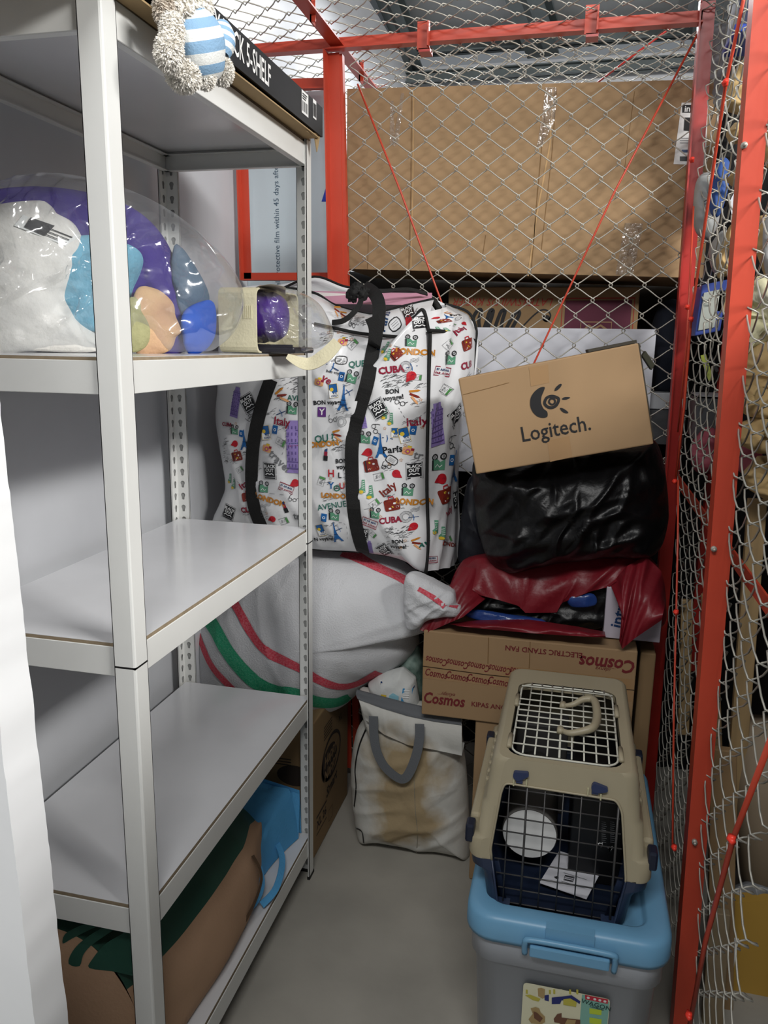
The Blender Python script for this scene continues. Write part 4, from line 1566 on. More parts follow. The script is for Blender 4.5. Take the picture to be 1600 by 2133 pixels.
# right gusset from the front edge to the back edge
mb = MB()
gF = [(886, 650), (905, 655), (893, 690), (893, 800), (891, 900), (889, 1000), (892, 1100), (888, 1190)]
gB = [(927, 633), (975, 655), (992, 690), (990, 780), (965, 860), (955, 980), (955, 1100), (952, 1165)]
gF[1] = (890, 668)
def gus(s, q, e=0.0):
    k = q * 7
    i = min(int(k), 6)
    f = k - i
    a = (gF[i][0] * (1 - f) + gF[i + 1][0] * f, gF[i][1] * (1 - f) + gF[i + 1][1] * f)
    b = (gB[i][0] * (1 - f) + gB[i + 1][0] * f, gB[i][1] * (1 - f) + gB[i + 1][1] * f)
    p0 = at(a[0], a[1], y=BY - .004); p1 = at(b[0], b[1], y=2.13)
    p = p0.lerp(p1, s)
    return p + V((.85, -.5, 0)) * (.022 * math.sin(s * PI) + .010 * fold(s * .3, q * .6, .4, 14, 4, 8) * abs(math.sin(s * PI)) ** .5 + e)
grid(mb, lambda s, q: gus(s, 1 - q), 20, 60, M_bagw)
def gmap(u, v, ang=0, k=1.0):
    q0 = (v - 655) / 520
    uu = 893 + 2
    wid = 62 if v > 850 else 62 + (850 - v) / 200 * 36
    s0 = min(.9, max(.05, (u - uu) / wid * .9))
    ca, sa = math.cos(math.radians(ang)), math.sin(math.radians(ang))
    return lambda a, b: gus(s0 + (ca * a - sa * b) * k / (wid * 1.5), q0 - (sa * a + ca * b) * k / 520, .0018)
G = gmap
d_eiffel(928, 712, 32, 4, G); d_text('Paris', 946, 712, 14, 'black', -12, .02, G); d_drop(908, 713, 18, 0, G); d_case(917, 741, 26, 14, G); d_label(942, 735, .8, 50, G); d_card(927, 769, 50, .8, G)
d_drop(949, 764, 18, 100, G); d_sneak(909, 788, .95, 8, G); d_text('Italy', 934, 794, 16, 'crimson', 45, .02, G); d_case(942, 824, 24, 14, G); d_card(915, 823, 40, .8, G); d_cam(917, 844, .8, 0, G); d_text('CUB', 938, 857, 11, 'crimson', 4, .04, G)
d_air(908, 862, -14, .7, G); d_card(912, 891, -40, .9, G); d_pisa(905, 943, 68, 4, G); d_black(930, 938, 25, 34, G); d_glass(925, 978, .9, -60, G); d_cam(909, 1003, .95, 0, G); d_pass(927, 1003, .8, -8, G)
d_eiffel(936, 1014, 46, 4, G); d_drop(912, 1027, 18, 0, G); d_case(919, 1051, 28, 14, G); d_sneak(908, 1103, 1.0, 4, G); d_text('Italy', 925, 1075, 10, 'crimson', 30, .02, G); d_black(945, 1060, 22, 8, G); d_air(900, 1155, 0, .6, G); d_card(925, 1120, 20, .8, G); d_scrib(940, 900, 14, 60, 40, 33, G); d_text('LONDON', 930, 1130, 8, 'brown', -10, .03, G); d_pencil(935, 690, 0, .8, G)
mb.build('side_gusset', bag)
REFINE[0] = 0.0
# back and inside of the bag, pink tray in the opening
mb = MB()
bo = Blob(xz([(470, 640), (500, 600), (590, 592), (655, 575), (720, 598), (790, 606), (860, 610), (927, 633), (991, 680), (990, 785), (962, 870), (955, 1000), (955, 1158), (900, 1170), (700, 1150), (460, 1100), (455, 900)], 2.13), 2.13, .02, .03, p=4, n=200)
bo.mesh(mb, M_bagw, nr=18)
mb.build('back_panel', bag)
mb = MB()
grid(mb, lambda s, q: at(480 + 420 * s, 604 + 26 * q + 6 * s, y=2.10 - .09 * q), 20, 4, mat('pink_lining', '#c892a8', .6))
grid(mb, lambda s, q: at(655 + 230 * s, 608 + 10 * q + 14 * s, y=2.08 - .02 * q), 20, 4, mat('pale_tray', '#ded9d6', .5))
grid(mb, lambda s, q: at(655 + 230 * s, 618 + 8 * q + 12 * s, y=2.06 - .01 * q), 20, 2, mat('pink_tray', '#d07c9c', .4))
mb.build('lining', bag, 'pink lining and tray in the open zip')
# piping
mb = MB()
def pip(px, y, r=.0032, per=6):
    P = [tuple(at(a, b, y=y if not isinstance(y, list) else y[i])) for i, (a, b) in enumerate(px)]
    tube(mb, smoothpts(P, per), r, M_black, 6)
pip([(695, 683), (755, 695), (845, 703)], BY - .03, .0045)
pip([(655, 674), (700, 684)], BY - .02, .004)
pip([(843, 703), (858, 675), (874, 649), (884, 650), (893, 690), (896, 700), (893, 800), (889, 1000), (892, 1120), (887, 1195)], BY - .010, .0048)
pip([(896, 688), (945, 692), (975, 700), (991, 712)], [BY - .02, 2.0, 2.06, 2.12], .0045)
pip([(927, 633), (975, 650), (992, 685), (990, 720), (984, 787)], 2.115, .004)
pip([(900, 624), (912, 640), (925, 665), (930, 690)], [2.0, 2.01, 2.0, 1.98], .009)
pip([(590, 600), (655, 576), (720, 597), (790, 606), (860, 611), (905, 622)], 2.10, .0035)
pip([(500, 612), (590, 600), (655, 610), (700, 636), (775, 655), (830, 640), (905, 622)], 1.995, .0035)
pip([(456, 800), (462, 720), (470, 655)], BY, .003)
pip([(446, 1085), (462, 1050), (472, 1015), (462, 940), (452, 870), (456, 800)], BY, .003)
pip([(640, 1142), (700, 1147), (755, 1150), (820, 1160), (862, 1176), (887, 1194)], BY - .004, .003)
mb.build('piping', bag, 'black piping along the seams')
def onbag(px, w, name, off=.004, extra=0):
    P = []
    for a, b in smoothpts(px, 6):
        q = bf.hit(a, b) if b > 715 else at(a, b, y=BY - .072)
        P.append(V((q.x, q.y - off, q.z)))
    mb = MB()
    band(mb, P, w, .0025, (0, -1, 0), M_black)
    return mb.build(name, bag)
onbag([(775, 660), (784, 690), (776, 740), (765, 800), (748, 860), (735, 920), (734, 980), (737, 1050), (744, 1100), (757, 1150)], .034, 'strap')
onbag([(566, 790), (548, 840), (533, 900), (526, 960), (526, 1020), (532, 1060), (545, 1095)], .034, 'strap')
mb = MB()
hp = [at(757, 596, y=1.98), at(780, 612, y=1.93), at(790, 640, y=1.90), at(786, 690, y=1.865)]
band(mb, smoothpts([tuple(p) for p in hp], 6), .032, .003, (0, -1, .3), M_black)
hp = [at(745, 600, y=1.95), at(752, 625, y=1.92), at(738, 650, y=1.90), at(715, 668, y=1.895), at(692, 672, y=1.90)]
band(mb, smoothpts([tuple(p) for p in hp], 6), .013, .003, (0, -1, .3), M_black)
hp = [at(755, 605, y=1.94), at(800, 606, y=1.97), at(850, 603, y=2.02), at(890, 612, y=2.06)]
band(mb, smoothpts([tuple(p) for p in hp], 6), .011, .003, (0, -1, .6), M_black)
for kk, (a, b, rx, rz) in enumerate(((733, 616, .014, .016), (745, 600, .015, .014), (757, 612, .012, .016), (741, 608, .017, .017))):
    fuzz(mb, at(a, b, y=1.935 - .002 * kk), rx, .013, rz, M_black, 60 + kk, tuft=False, amp=.5, nu=24, nv=16)
mb.build('handle', bag, 'black webbing handle tied in a knot')

# ---- white woven sack with red and green stripes
M_sk = mat('woven_sack_white', '#d2d3d6', .55, var=.10, vs=14, hex2='#b2b4b8', bump=.5, bs=260, spec=.3)
M_skr = mat('sack_red', '#c8384a', .6, bump=.4, bs=260, var=.35, vs=240, hex2='#e0a0a8', spec=.2)
M_skg = mat('sack_green', '#23946a', .6, bump=.4, bs=260, var=.25, vs=240, hex2='#8cc8b0', spec=.2)
SY = 2.02
sack_px = [(425, 1440), (408, 1390), (410, 1310), (440, 1250), (500, 1190), (570, 1150), (650, 1140), (730, 1143), (812, 1156), (860, 1185), (900, 1214), (925, 1228), (945, 1236), (951, 1258), (960, 1262), (956, 1282), (920, 1284), (890, 1292), (872, 1315),
           (872, 1345), (842, 1378), (800, 1400), (765, 1424), (726, 1460), (690, 1474), (655, 1479), (600, 1475), (500, 1465)]
bs_ = Blob(xz(sack_px, SY), SY, .20, .10, p=2.3, n=260, wr=.010, ws=(6, 2.2), wa=-.55, seed=61, fine=.003, fs=18, cen=(at(645, 1310, y=SY).x, at(645, 1310, y=SY).z))
def curve_px(pts):
    return [(q.x, q.z) for q in (bs_.hit(a, b) for a, b in smoothpts(pts, 10))]
S_r1 = curve_px([(470, 1220), (494, 1265), (525, 1320), (552, 1354), (590, 1375), (625, 1392), (665, 1416), (705, 1430), (745, 1424), (790, 1400)])
S_g = curve_px([(428, 1275), (445, 1305), (480, 1365), (520, 1410), (560, 1435), (620, 1448), (660, 1462), (700, 1464), (730, 1452)])
S_r2 = curve_px([(414, 1322), (420, 1340), (440, 1385), (470, 1420), (500, 1445), (540, 1464)])
S_t = curve_px([(715, 1148), (735, 1156), (780, 1178), (840, 1206), (885, 1238), (905, 1246), (925, 1262)])
def dist(c, x, z):
    return min((x - a) ** 2 + (z - b) ** 2 for a, b in c) ** .5
mb = MB()
bs_.mesh(mb, M_sk, nr=46)
def stripe(c, w, mt, e):
    # follow the sack surface in short segments, split across
    P = smoothpts(c, 2)
    for k in range(4):
        o1 = -w / 2 + w * k / 4
        o2 = o1 + w / 4
        vs = []
        for i in range(len(P)):
            a = P[max(0, i - 1)]; b = P[min(len(P) - 1, i + 1)]
            tx, tz = b[0] - a[0], b[1] - a[1]
            l = math.hypot(tx, tz) or 1
            nx, nz = -tz / l, tx / l
            for o_ in (o1, o2):
                x, z = P[i][0] + nx * o_, P[i][1] + nz * o_
                vs.append((x, bs_.front(x, z) - e, z))
        mb.add(vs, [(2 * i, 2 * i + 1, 2 * i + 3, 2 * i + 2) for i in range(len(P) - 1)], mt, True)
stripe(S_r1, .025, M_skr, .0022); stripe(S_g, .044, M_skg, .0022); stripe(S_r2, .022, M_skr, .0022); stripe(S_t, .013, M_skr, .0022)
mo = Blob(xz([(845, 1200), (885, 1206), (905, 1216), (928, 1228), (945, 1236), (951, 1258), (960, 1262), (956, 1282), (920, 1284), (890, 1292), (868, 1310), (845, 1300)], 1.83), 1.83, .035, .10, p=2.4, n=120, wr=.010, ws=(6, 26), wa=-.25, seed=66, fine=.003, fs=40)
mo.mesh(mb, M_sk, nr=20)
q_ = [(q.x, q.z) for q in (mo.hit(a, b) for a, b in ((872, 1226), (890, 1236), (905, 1246), (918, 1256), (926, 1264)))]
stroke(mb, q_, .010, mo.map(.0022), M_skr)
q_ = [(q.x, q.z) for q in (mo.hit(a, b) for a, b in ((925, 1258), (940, 1262), (954, 1264)))]
stroke(mb, q_, .004, mo.map(.0022), M_skr)
tag(mb.build('woven_sack'), 'stuffed white woven sack with red and green stripes lying under the printed travel bag', 'sack')

# ---- helper for cartons
def carton(name, label, cat, o, a, b, c, mt=M_card, r=.004, group=None, deco=None):
    """solid closed carton; deco(mb) adds print and tape"""
    mb = MB()
    rhexa(mb, o, a, b, c, mt, r, 2)
    if deco:
        deco(mb)
    ob = mb.build(name)
    tag(ob, label, cat, group)
    return ob
M_tape = mat('brown_tape', '#a1805a', .25, spec=.6, coat=.4)
M_taper = film('clear_tape', '#cdbfa6', haze=.25, rough=.15, bs=60, strength=.6, base=.1)
M_prn = mat('carton_black_print', '#3a302a', .8)

# left carton under the sack
LX1, LY0, LY1 = -.607, 1.80, 2.125
LZ = .395
def deco(mb):
    pm = planemap((LX1, 0, 0), (0, 1, 0), (0, 0, 1), .0008)
    cy = 1.955
    stroke(mb, circ(cy, .225, .085, 30, .062), .010, pm, M_prn, True)
    poly(mb, circ(cy - .02, .215, .072, 26, .05), pm, M_prn)
    pm2 = planemap((LX1, 0, 0), (0, 1, 0), (0, 0, 1), .0014)
    text(mb, 'Happy', frame2(pm2, cy - .012, .238, 8), .045, M_card, .02, .3)
    text(mb, 'Nappy', frame2(pm2, cy - .012, .196, 8), .045, M_card, .02, .3)
    text(mb, 'Smart', frame2(pm, cy + .0, .136, 6), .042, M_prn, .03, .3)
    text(mb, 'XL 26', frame2(pm, 1.865, .085, 0), .034, M_prn, .03)
    stroke(mb, [(1.82, .11), (1.91, .11)], .006, pm, M_prn); stroke(mb, [(1.82, .058), (1.91, .058)], .003, pm, M_prn)
    stroke(mb, [(1.93, .03), (1.93, .065), (1.965, .065), (1.965, .03)], .002, pm, M_prn, True)
    for k in range(5):
        stroke(mb, [(1.885, .34 - k * .009), (1.96, .34 - k * .009)], .003, pm, M_prn)
    text(mb, 'XL', frame2(pm, 2.04, .30), .03, M_prn)
    pf = planemap((0, LY0, 0), (1, 0, 0), (0, 0, 1), .0008)
    poly(mb, circ(-.80, .17, .05, 22, .05), pf, M_prn)
    poly(mb, circ(-.66, .24, .05, 22, .03), pf, M_prn)
    for k in range(3):
        stroke(mb, [(-.74, .285 - k * .008), (-.67, .285 - k * .008)], .003, pf, M_prn)
    poly(mb, [(-.80, .30), (-.75, .30), (-.75, .33), (-.80, .33)], pf, M_prn)
carton('cardboard_box', 'brown carton printed with black script ovals standing under the striped sack', 'box', (-.945, LY0, .001), (LX1 + .945, 0, 0), (0, LY1 - LY0, 0), (0, 0, LZ), M_card2, deco=deco)

# ---- stained white laundry bag with grey handles
M_lin = mat('white_canvas', '#cdccc6', .7, var=.10, vs=7, hex2='#b3b0a6', bump=.25, bs=80, spec=.2)
M_gr = mat('grey_webbing', '#63666a', .75, bump=.2, bs=300)
nt = M_lin.node_tree
# brown stain with a shape of its own on the bag front
bsdf = nt.nodes['Principled BSDF']
src = bsdf.inputs['Base Color'].links[0].from_socket
tc = nt.nodes.new('ShaderNodeTexCoord'); mp_ = nt.nodes.new('ShaderNodeMapping'); mp_.vector_type = 'POINT'
gc = at(840, 1650, y=1.83)
nt.links.new(tc.outputs['Object'], mp_.inputs[0])
mp_.inputs['Scale'].default_value = (1 / .13, .0, 1 / .19)
mp_.inputs['Location'].default_value = (-gc.x / .13, 0, -gc.z / .19)
ln = nt.nodes.new('ShaderNodeVectorMath'); ln.operation = 'LENGTH'
nt.links.new(mp_.outputs[0], ln.inputs[0])
nn_ = nt.nodes.new('ShaderNodeTexNoise'); nn_.inputs['Scale'].default_value = 9; nn_.inputs['Detail'].default_value = 5
nt.links.new(tc.outputs['Object'], nn_.inputs['Vector'])
ma = nt.nodes.new('ShaderNodeMath'); ma.operation = 'MULTIPLY_ADD'; ma.inputs[1].default_value = 1.6; nt.links.new(nn_.outputs[0], ma.inputs[0]); nt.links.new(ln.outputs['Value'], ma.inputs[2])
cr = nt.nodes.new('ShaderNodeValToRGB')
cr.color_ramp.elements[0].position = .75; cr.color_ramp.elements[0].color = (1, 1, 1, 1)
cr.color_ramp.elements[1].position = 1.0; cr.color_ramp.elements[1].color = (0, 0, 0, 1)
e = cr.color_ramp.elements.new(.88); e.color = (.45, .45, .45, 1)
dv_ = nt.nodes.new('ShaderNodeMath'); dv_.operation = 'MULTIPLY'; dv_.inputs[1].default_value = .55
nt.links.new(ma.outputs[0], dv_.inputs[0]); nt.links.new(dv_.outputs[0], cr.inputs[0])
mx = nt.nodes.new('ShaderNodeMix'); mx.data_type = 'RGBA'
nt.links.new(cr.outputs[0], mx.inputs[0]); nt.links.new(src, mx.inputs[6]); mx.inputs[7].default_value = lin('#a39070')
nt.links.new(mx.outputs[2], bsdf.inputs['Base Color'])

lb = thing('laundry_bag', 'stained white canvas bag with grey webbing handles standing on the floor', 'bag', (-.37, 1.9, 0))
LBY = 1.93
lpx = [(740, 1452), (748, 1448), (800, 1462), (850, 1475), (910, 1484), (958, 1490), (957, 1520), (960, 1572), (966, 1620), (972, 1700), (975, 1800), (960, 1812), (887, 1816), (812, 1806), (767, 1790), (740, 1762), (728, 1700), (722, 1640), (724, 1590), (735, 1535), (752, 1505), (744, 1475)]
ol = [(x, max(z, .002)) for x, z in xz(lpx, LBY - .05)]
lbb = Blob(ol, LBY, .10, .06, p=2.8, n=240, wr=.010, ws=(9, 3.0), wa=1.2, seed=71, fine=.004, fs=22, cen=(at(850, 1650, y=LBY - .05).x, at(850, 1650, y=LBY - .05).z))
mb = MB(); lbb.mesh(mb, M_lin, nr=40)
LM = lbb.map(.0015)
def lp(a, b): p = lbb.hit(a, b); return (p.x, p.z)
for pts in ([(764, 1515), (748, 1555), (740, 1600), (742, 1640), (738, 1680)], [(742, 1725), (754, 1732), (758, 1756)], [(785, 1784), (800, 1790), (818, 1796)]):
    stroke(mb, [lp(*p) for p in smoothpts(pts, 5)], .0045, LM, C_['black'])
stroke(mb, [lp(*p) for p in smoothpts([(862, 1590), (865, 1680), (870, 1740), (866, 1790)], 5)], .0016, LM, mat('seam', '#8a8474', .8))
mb.build('bag_body', lb)
# turned-over top cuff
mb = MB()
def cuff(s, q):
    top = [(742, 1443), (797, 1458), (850, 1472), (905, 1484), (962, 1490)]
    bot = [(762, 1500), (800, 1530), (850, 1552), (905, 1562), (962, 1574)]
    k = s * 4; i = min(int(k), 3); f = k - i
    a = V(top[i]).lerp(V(top[i + 1]), f); b = V(bot[i]).lerp(V(bot[i + 1]), f)
    p = a.lerp(b, q)
    return at(p.x, p.y, y=LBY - .075 - .022 * math.sin(min(1, q * 1.1) * PI * .8) - .012 * fold(s * .4, q * .1, .3, 9, 8, 4) * q)
grid(mb, cuff, 40, 14, M_lin)
grid(mb, lambda s, q: cuff(s, 1) + V((0, .05 * q, .01 * q)), 40, 2, M_lin)
mb.build('cuff', lb)
mb = MB()
def trim_(s, q):
    return cuff(s, q * .24) + V((0, -.003 - .004 * math.sin(q * PI), .001))
grid(mb, trim_, 40, 4, M_gr)
grid(mb, lambda s, q: cuff(s, 0) + V((0, .02 * q - .003, .006 * math.sin(q * PI))), 40, 4, M_gr)
mb.build('trim', lb, 'grey band round the mouth')
mb = MB()
hpx = [(778, 1492), (779, 1530), (785, 1565), (800, 1595), (825, 1618), (842, 1622), (855, 1605), (868, 1570), (874, 1535), (874, 1508)]
P = [at(a, b, y=LBY - .112 - .012 * math.sin(i / 54 * PI)) for i, (a, b) in enumerate(smoothpts(hpx, 6))]
band(mb, P, .024, .002, (0, -1, 0), M_gr)
mb.build('handle', lb, 'grey webbing handle')

# foam-wrapped pack in the laundry bag
M_foam = mat('white_foam_wrap', '#d3d5d3', .7, bump=.5, bs=60, spec=.2)
mb = MB()
q0, q1, q2, q3 = (at(762, 1417, y=1.90), at(842, 1388, y=1.98), at(872, 1420, y=1.93), at(880, 1478, y=1.87))
pk = Blob(xz([(768, 1420), (790, 1402), (840, 1390), (866, 1412), (876, 1475), (880, 1520), (790, 1510), (778, 1470)], 1.93), 1.93, .045, .04, p=4, n=120, fine=.006, fs=30, smooth=False)
pk.mesh(mb, M_foam, nr=16)
pp = at(828, 1440, y=1.895)
f_ = frame2(pk.map(.002), pp.x, pp.z, -6, 1 / 850.)
poly(mb, [(-42, -30), (36, -30), (36, 16), (-42, 16)], f_, C_['white'])
stroke(mb, [(-40, -30), (-40, 14), (34, 14), (34, -30)], 3, upm(f_), C_['dblue'])
poly(mb, [(12, -28), (33, -28), (33, 12), (12, 12)], upm(f_), mat('label_blue', '#3f8fc0', .5))
poly(mb, [(-16, -28), (8, -28), (6, -6), (-8, -2), (-16, -10)], upm(f_), mat('label_aqua', '#8fc4d4', .5))
poly(mb, [(-34, -18), (-22, -18), (-22, -10), (-34, -10)], upm(f_), C_['yellow'])
for k in range(4): stroke(mb, [(15, 8 - 5 * k), (28, 8 - 5 * k)], 2.2, upm(upm(f_)), C_['white'])
tag(mb.build('foam_pack'), 'white foam-wrapped pack with a blue label sticking out of the canvas bag', 'package')
mb = MB()
gb2 = Blob(xz([(800, 1400), (840, 1370), (872, 1345), (885, 1400), (890, 1475), (830, 1480), (795, 1440)], 2.0), 2.0, .04, .03, p=2.5, fine=.015, fs=28, n=100)
gb2.mesh(mb, mat('green_white_film', '#8fa39a', .35, var=.8, vs=30, hex2='#24463c', spec=.5), nr=16)
tag(mb.build('printed_plastic_bag'), 'crumpled green and white plastic bag behind the foam pack', 'plastic bag')

# ---- lower carton, fan carton, second carton
DW = mat('carton_print_maroon', '#6f2226', .7)
carton('cardboard_box', 'plain brown carton on the floor under the fan carton', 'box', at(975, 1838, z=0) + V((0, .012, .001)), (.345, 0, 0), (0, .30, 0), (0, 0, .452), M_card)
CY = 1.815
c0 = at(878, 1479, y=CY); c1 = at(876, 1312, y=CY); c2 = at(1330, 1347, y=CY)
cw = c2.x - c0.x
zc = .4535
def deco(mb):
    pm = planemap((c0.x, CY, zc), (1, 0, 0), (0, 0, 1), .0009)
    H_ = c1.z - zc
    def L(u, v):
        p = at(u, v, y=CY)
        return p.x - c0.x, p.z - zc
    def tx(s, u, v, h, ang=0, bold=.02, shear=0, sx=1.0, mt=DW):
        a, b = L(u, v)
        text(mb, s, frame2(pm, a, b, ang), h, mt, bold, shear, sx)
    tx('Cosmos', 924, 1457, .040, 0, .03, .2, .78); tx('...idanya', 929, 1444, .014, 0, 0, .5); tx('KIPAS ANGIN', 1025, 1471, .017, 0, .02)
    tx('Cosmos', 1266, 1384, .044, 180, .03, .2, .86); tx('...idanya', 1262, 1394, .014, 180, 0, .5); tx('ELECTRIC STAND FAN', 1132, 1357, .018, 180, .02)
    # printed sealing tape along the seam
    for k in range(7):
        a = 910 + 44 * k
        tx('Cosmos', a, 1377 + 6.0 * k, .026, 174, .02, .2, .62)
        tx('Cosmos', a - 2 , 1403 + 5.6 * k, .027, -5, .02, .2, .62)
    tp = planemap((c0.x, CY, zc), (1, 0, 0), (0, 0, 1), .0005)
    a0, a1 = L(878, 1368), L(1331, 1405)
    b0, b1 = L(878, 1412), L(1331, 1452)
    poly(mb, [(.001, a0[1]), (cw - .002, a0[1] - .0), (cw - .002, b0[1]), (.001, b0[1])], tp, M_tape)
    # seam between the flaps: a dark slit with a lifted torn edge
    stroke(mb, [(.0, (a0[1] + b0[1]) / 2 + .004), (cw * .3, (a0[1] + b0[1]) / 2), (cw, (a0[1] + b0[1]) / 2 + .002)], .0022, planemap((c0.x, CY, zc), (1, 0, 0), (0, 0, 1), .0012), mat('slit', '#3b2a1a', .9))
    for uu in (1018, 1105):
        a, b = L(uu, 1330)
        stroke(mb, [(a, H_ - .002), (a + .001, a0[1])], .002, pm, mat('crease', '#7d5f3c', .9))
carton('cardboard_box', 'fan carton with maroon lettering resting on the plain carton under the red bag', 'box', (c0.x, CY, zc), (cw, 0, 0), (0, .30, 0), (0, 0, c1.z - zc), M_card, .003, deco=deco)
a_ = at(1334, 1360, y=1.90)
carton('cardboard_box', 'narrow brown carton standing behind the right end of the fan carton', 'box', (a_.x + .001, 1.90, .001), (.036, 0, 0), (0, .2, 0), (0, 0, a_.z), M_card2)

# ---- red plastic carrier bag with contents
RZ = c1.z + .001
M_redf = mat('red_plastic', '#7a1a25', .42, spec=.4, var=.3, vs=10, hex2='#571019', bump=.7, bs=28)
M_blkf = mat('black_plastic', '#09090b', .38, spec=.32, bump=.9, bs=26)
M_bluf = mat('blue_plastic_pack', '#26407e', .25, spec=.5, bump=.5, bs=40)
rb = thing('red_carrier_bag', 'torn red plastic carrier bag spread over the fan carton', 'plastic bag', (-.1, 1.95, RZ))
RBY = 1.98
mb = MB()
rpx = [(940, 1300), (935, 1230), (955, 1180), (985, 1160), (1100, 1150), (1200, 1160), (1300, 1150), (1350, 1158), (1380, 1200), (1388, 1260), (1384, 1300), (1340, 1325), (1200, 1328), (1000, 1310)]
ol = [(x, max(z, RZ + .002)) for x, z in xz(rpx, RBY)]
rbb = Blob(ol, RBY, .06, .10, p=3, n=180, wr=.012, ws=(7, 22), wa=0.1, seed=81, fine=.004, fs=30)
rbb.mesh(mb, M_redf, nr=26)
mb.build('bag_body', rb)
def drape(name, top, bot, y0, y1, mt, parent, amp=.010, seed=1, nu=40, nv=12, bulge=.02):
    """sheet hung between two pixel polylines at depths y0/y1"""
    mb = MB()
    def f(s, q):
        k = s * (len(top) - 1); i = min(int(k), len(top) - 2); g = k - i
        a = V(top[i]).lerp(V(top[i + 1]), g)
        k = s * (len(bot) - 1); i = min(int(k), len(bot) - 2); g = k - i
        b = V(bot[i]).lerp(V(bot[i + 1]), g)
        p = a.lerp(b, q)
        y = y0 + (y1 - y0) * q - bulge * math.sin(q * PI) - amp * fold(s * .4, q * .12, .2, 12, 8, seed)
        return at(p.x, p.y, y=y)
    grid(mb, f, nu, nv, mt)
    grid(mb, lambda s, q: f(s, 1 - q) + V((0, .0012, 0)), nu, nv, mt)
    return mb.build(name, parent)
# front face of the bag above the torn opening, with the punched tongue
drape('upper_flap', [(945, 1200), (990, 1165), (1100, 1150), (1200, 1160), (1300, 1152), (1352, 1160)],
      [(1000, 1240), (1040, 1250), (1080, 1262), (1095, 1277), (1160, 1276), (1170, 1256), (1230, 1232), (1270, 1222)], 1.94, 1.885, M_redf, rb, seed=5, amp=.014)
drape('side_flap', [(940, 1215), (960, 1180), (1000, 1185), (1020, 1240)], [(874, 1312), (890, 1318), (930, 1300), (965, 1285)], 1.92, 1.82, M_redf, rb, seed=6, nu=20)
drape('lower_flap', [(930, 1298), (1000, 1292), (1100, 1290), (1200, 1305), (1260, 1316)], [(960, 1305), (1030, 1312), (1120, 1320), (1200, 1325), (1262, 1328)], 1.86, 1.80, M_redf, rb, seed=7)
drape('torn_corner', [(1272, 1218), (1305, 1180), (1345, 1158), (1378, 1190), (1388, 1250)], [(1304, 1300), (1290, 1335), (1296, 1352), (1322, 1330), (1378, 1292)], 1.90, 1.80, M_redf, rb, amp=.02, seed=8, bulge=.035)
mb = MB()
cpx = [(985, 1285), (1000, 1245), (1060, 1225), (1200, 1228), (1262, 1225), (1266, 1300), (1200, 1312), (1060, 1300)]
ol = [(x, max(z, RZ + .004)) for x, z in xz(cpx, 1.90)]
Blob(ol, 1.905, .012, .03, p=4, n=120, wr=.012, ws=(5, 30), wa=.1, seed=84).mesh(mb, M_blkf, nr=20)
tag(mb.build('black_packet'), 'black plastic wrapped packet inside the torn red bag', 'packet')
mb = MB()
ol = [(x, max(z, RZ + .002)) for x, z in xz([(970, 1283), (990, 1270), (1060, 1280), (1130, 1290), (1128, 1302), (1040, 1298)], 1.87)]
Blob(ol, 1.87, .014, .012, p=3, n=100, wr=.005, ws=(5, 40), wa=.1, seed=85).mesh(mb, M_bluf, nr=12)
tag(mb.build('blue_packet'), 'flat shiny blue plastic packet lying inside the red bag', 'packet')
mb = MB()
ol = xz([(1185, 1240), (1235, 1238), (1240, 1262), (1190, 1265)], 1.88)
Blob(ol, 1.885, .01, .01, p=3, n=60, fine=.004).mesh(mb, M_bluf, nr=8)
tag(mb.build('blue_packet'), 'small dark blue plastic packet tucked behind the tongue of the red bag', 'packet')
M_pkb = mat('pale_box', '#b9b2bd', .5)
ab = at(1263, 1306, y=1.87)
mb = MB()
rhexa(mb, (at(1258, 1306, y=1.875).x, 1.875, RZ + .003), (.13, 0, 0), (0, .05, 0), (0, 0, at(1262, 1222, y=1.875).z - RZ - .003), M_pkb, .002)
pm = planemap((0, 1.875, 0), (1, 0, 0), (0, 0, 1), .0009)
tp = at(1290, 1280, y=1.875)
text(mb, 'intra', frame2(pm, tp.x, tp.z + .004, 82), .040, C_['dblue'], .02)
tp = at(1352, 1290, y=1.875)
poly(mb, circ(tp.x - .014, tp.z, .014, 14), pm, C_['dblue'])
text(mb, 'de', frame2(pm, tp.x, tp.z, 60), .022, C_['blue'], .02)
tag(mb.build('medicine_box'), 'pale box with dark blue lettering showing through the torn red bag', 'box')

# ---- black bin bag
mb = MB()
GY = 1.95
gpx = [(985, 990), (1000, 950), (1100, 945), (1200, 930), (1330, 915), (1370, 925), (1388, 1000), (1392, 1080), (1375, 1140), (1340, 1155), (1250, 1158), (1180, 1165), (1110, 1180), (1062, 1188), (1030, 1175), (1008, 1140), (995, 1090)]
Blob(xz(gpx, GY), GY, .17, .12, p=2.3, n=220, wr=.020, ws=(6, 16), wa=.35, seed=91, fine=.008, fs=16).mesh(mb, M_blkf, nr=40)
tag(mb.build('bin_bag'), 'bulging black bin bag between the red carrier bag and the tilted carton', 'plastic bag')
mb = MB()
Blob(xz([(960, 1180), (955, 1130), (975, 1000), (1005, 1010), (1010, 1120), (1030, 1190), (1000, 1200)], 2.06), 2.06, .04, .04, p=2.5, n=120, wr=.012, seed=95).mesh(mb, mat('dark_slate_plastic', '#22242b', .35, bump=.5, bs=20), nr=20)
tag(mb.build('bin_bag'), 'slim dark slate plastic bag squeezed between the printed bag and the bin bag', 'plastic bag')

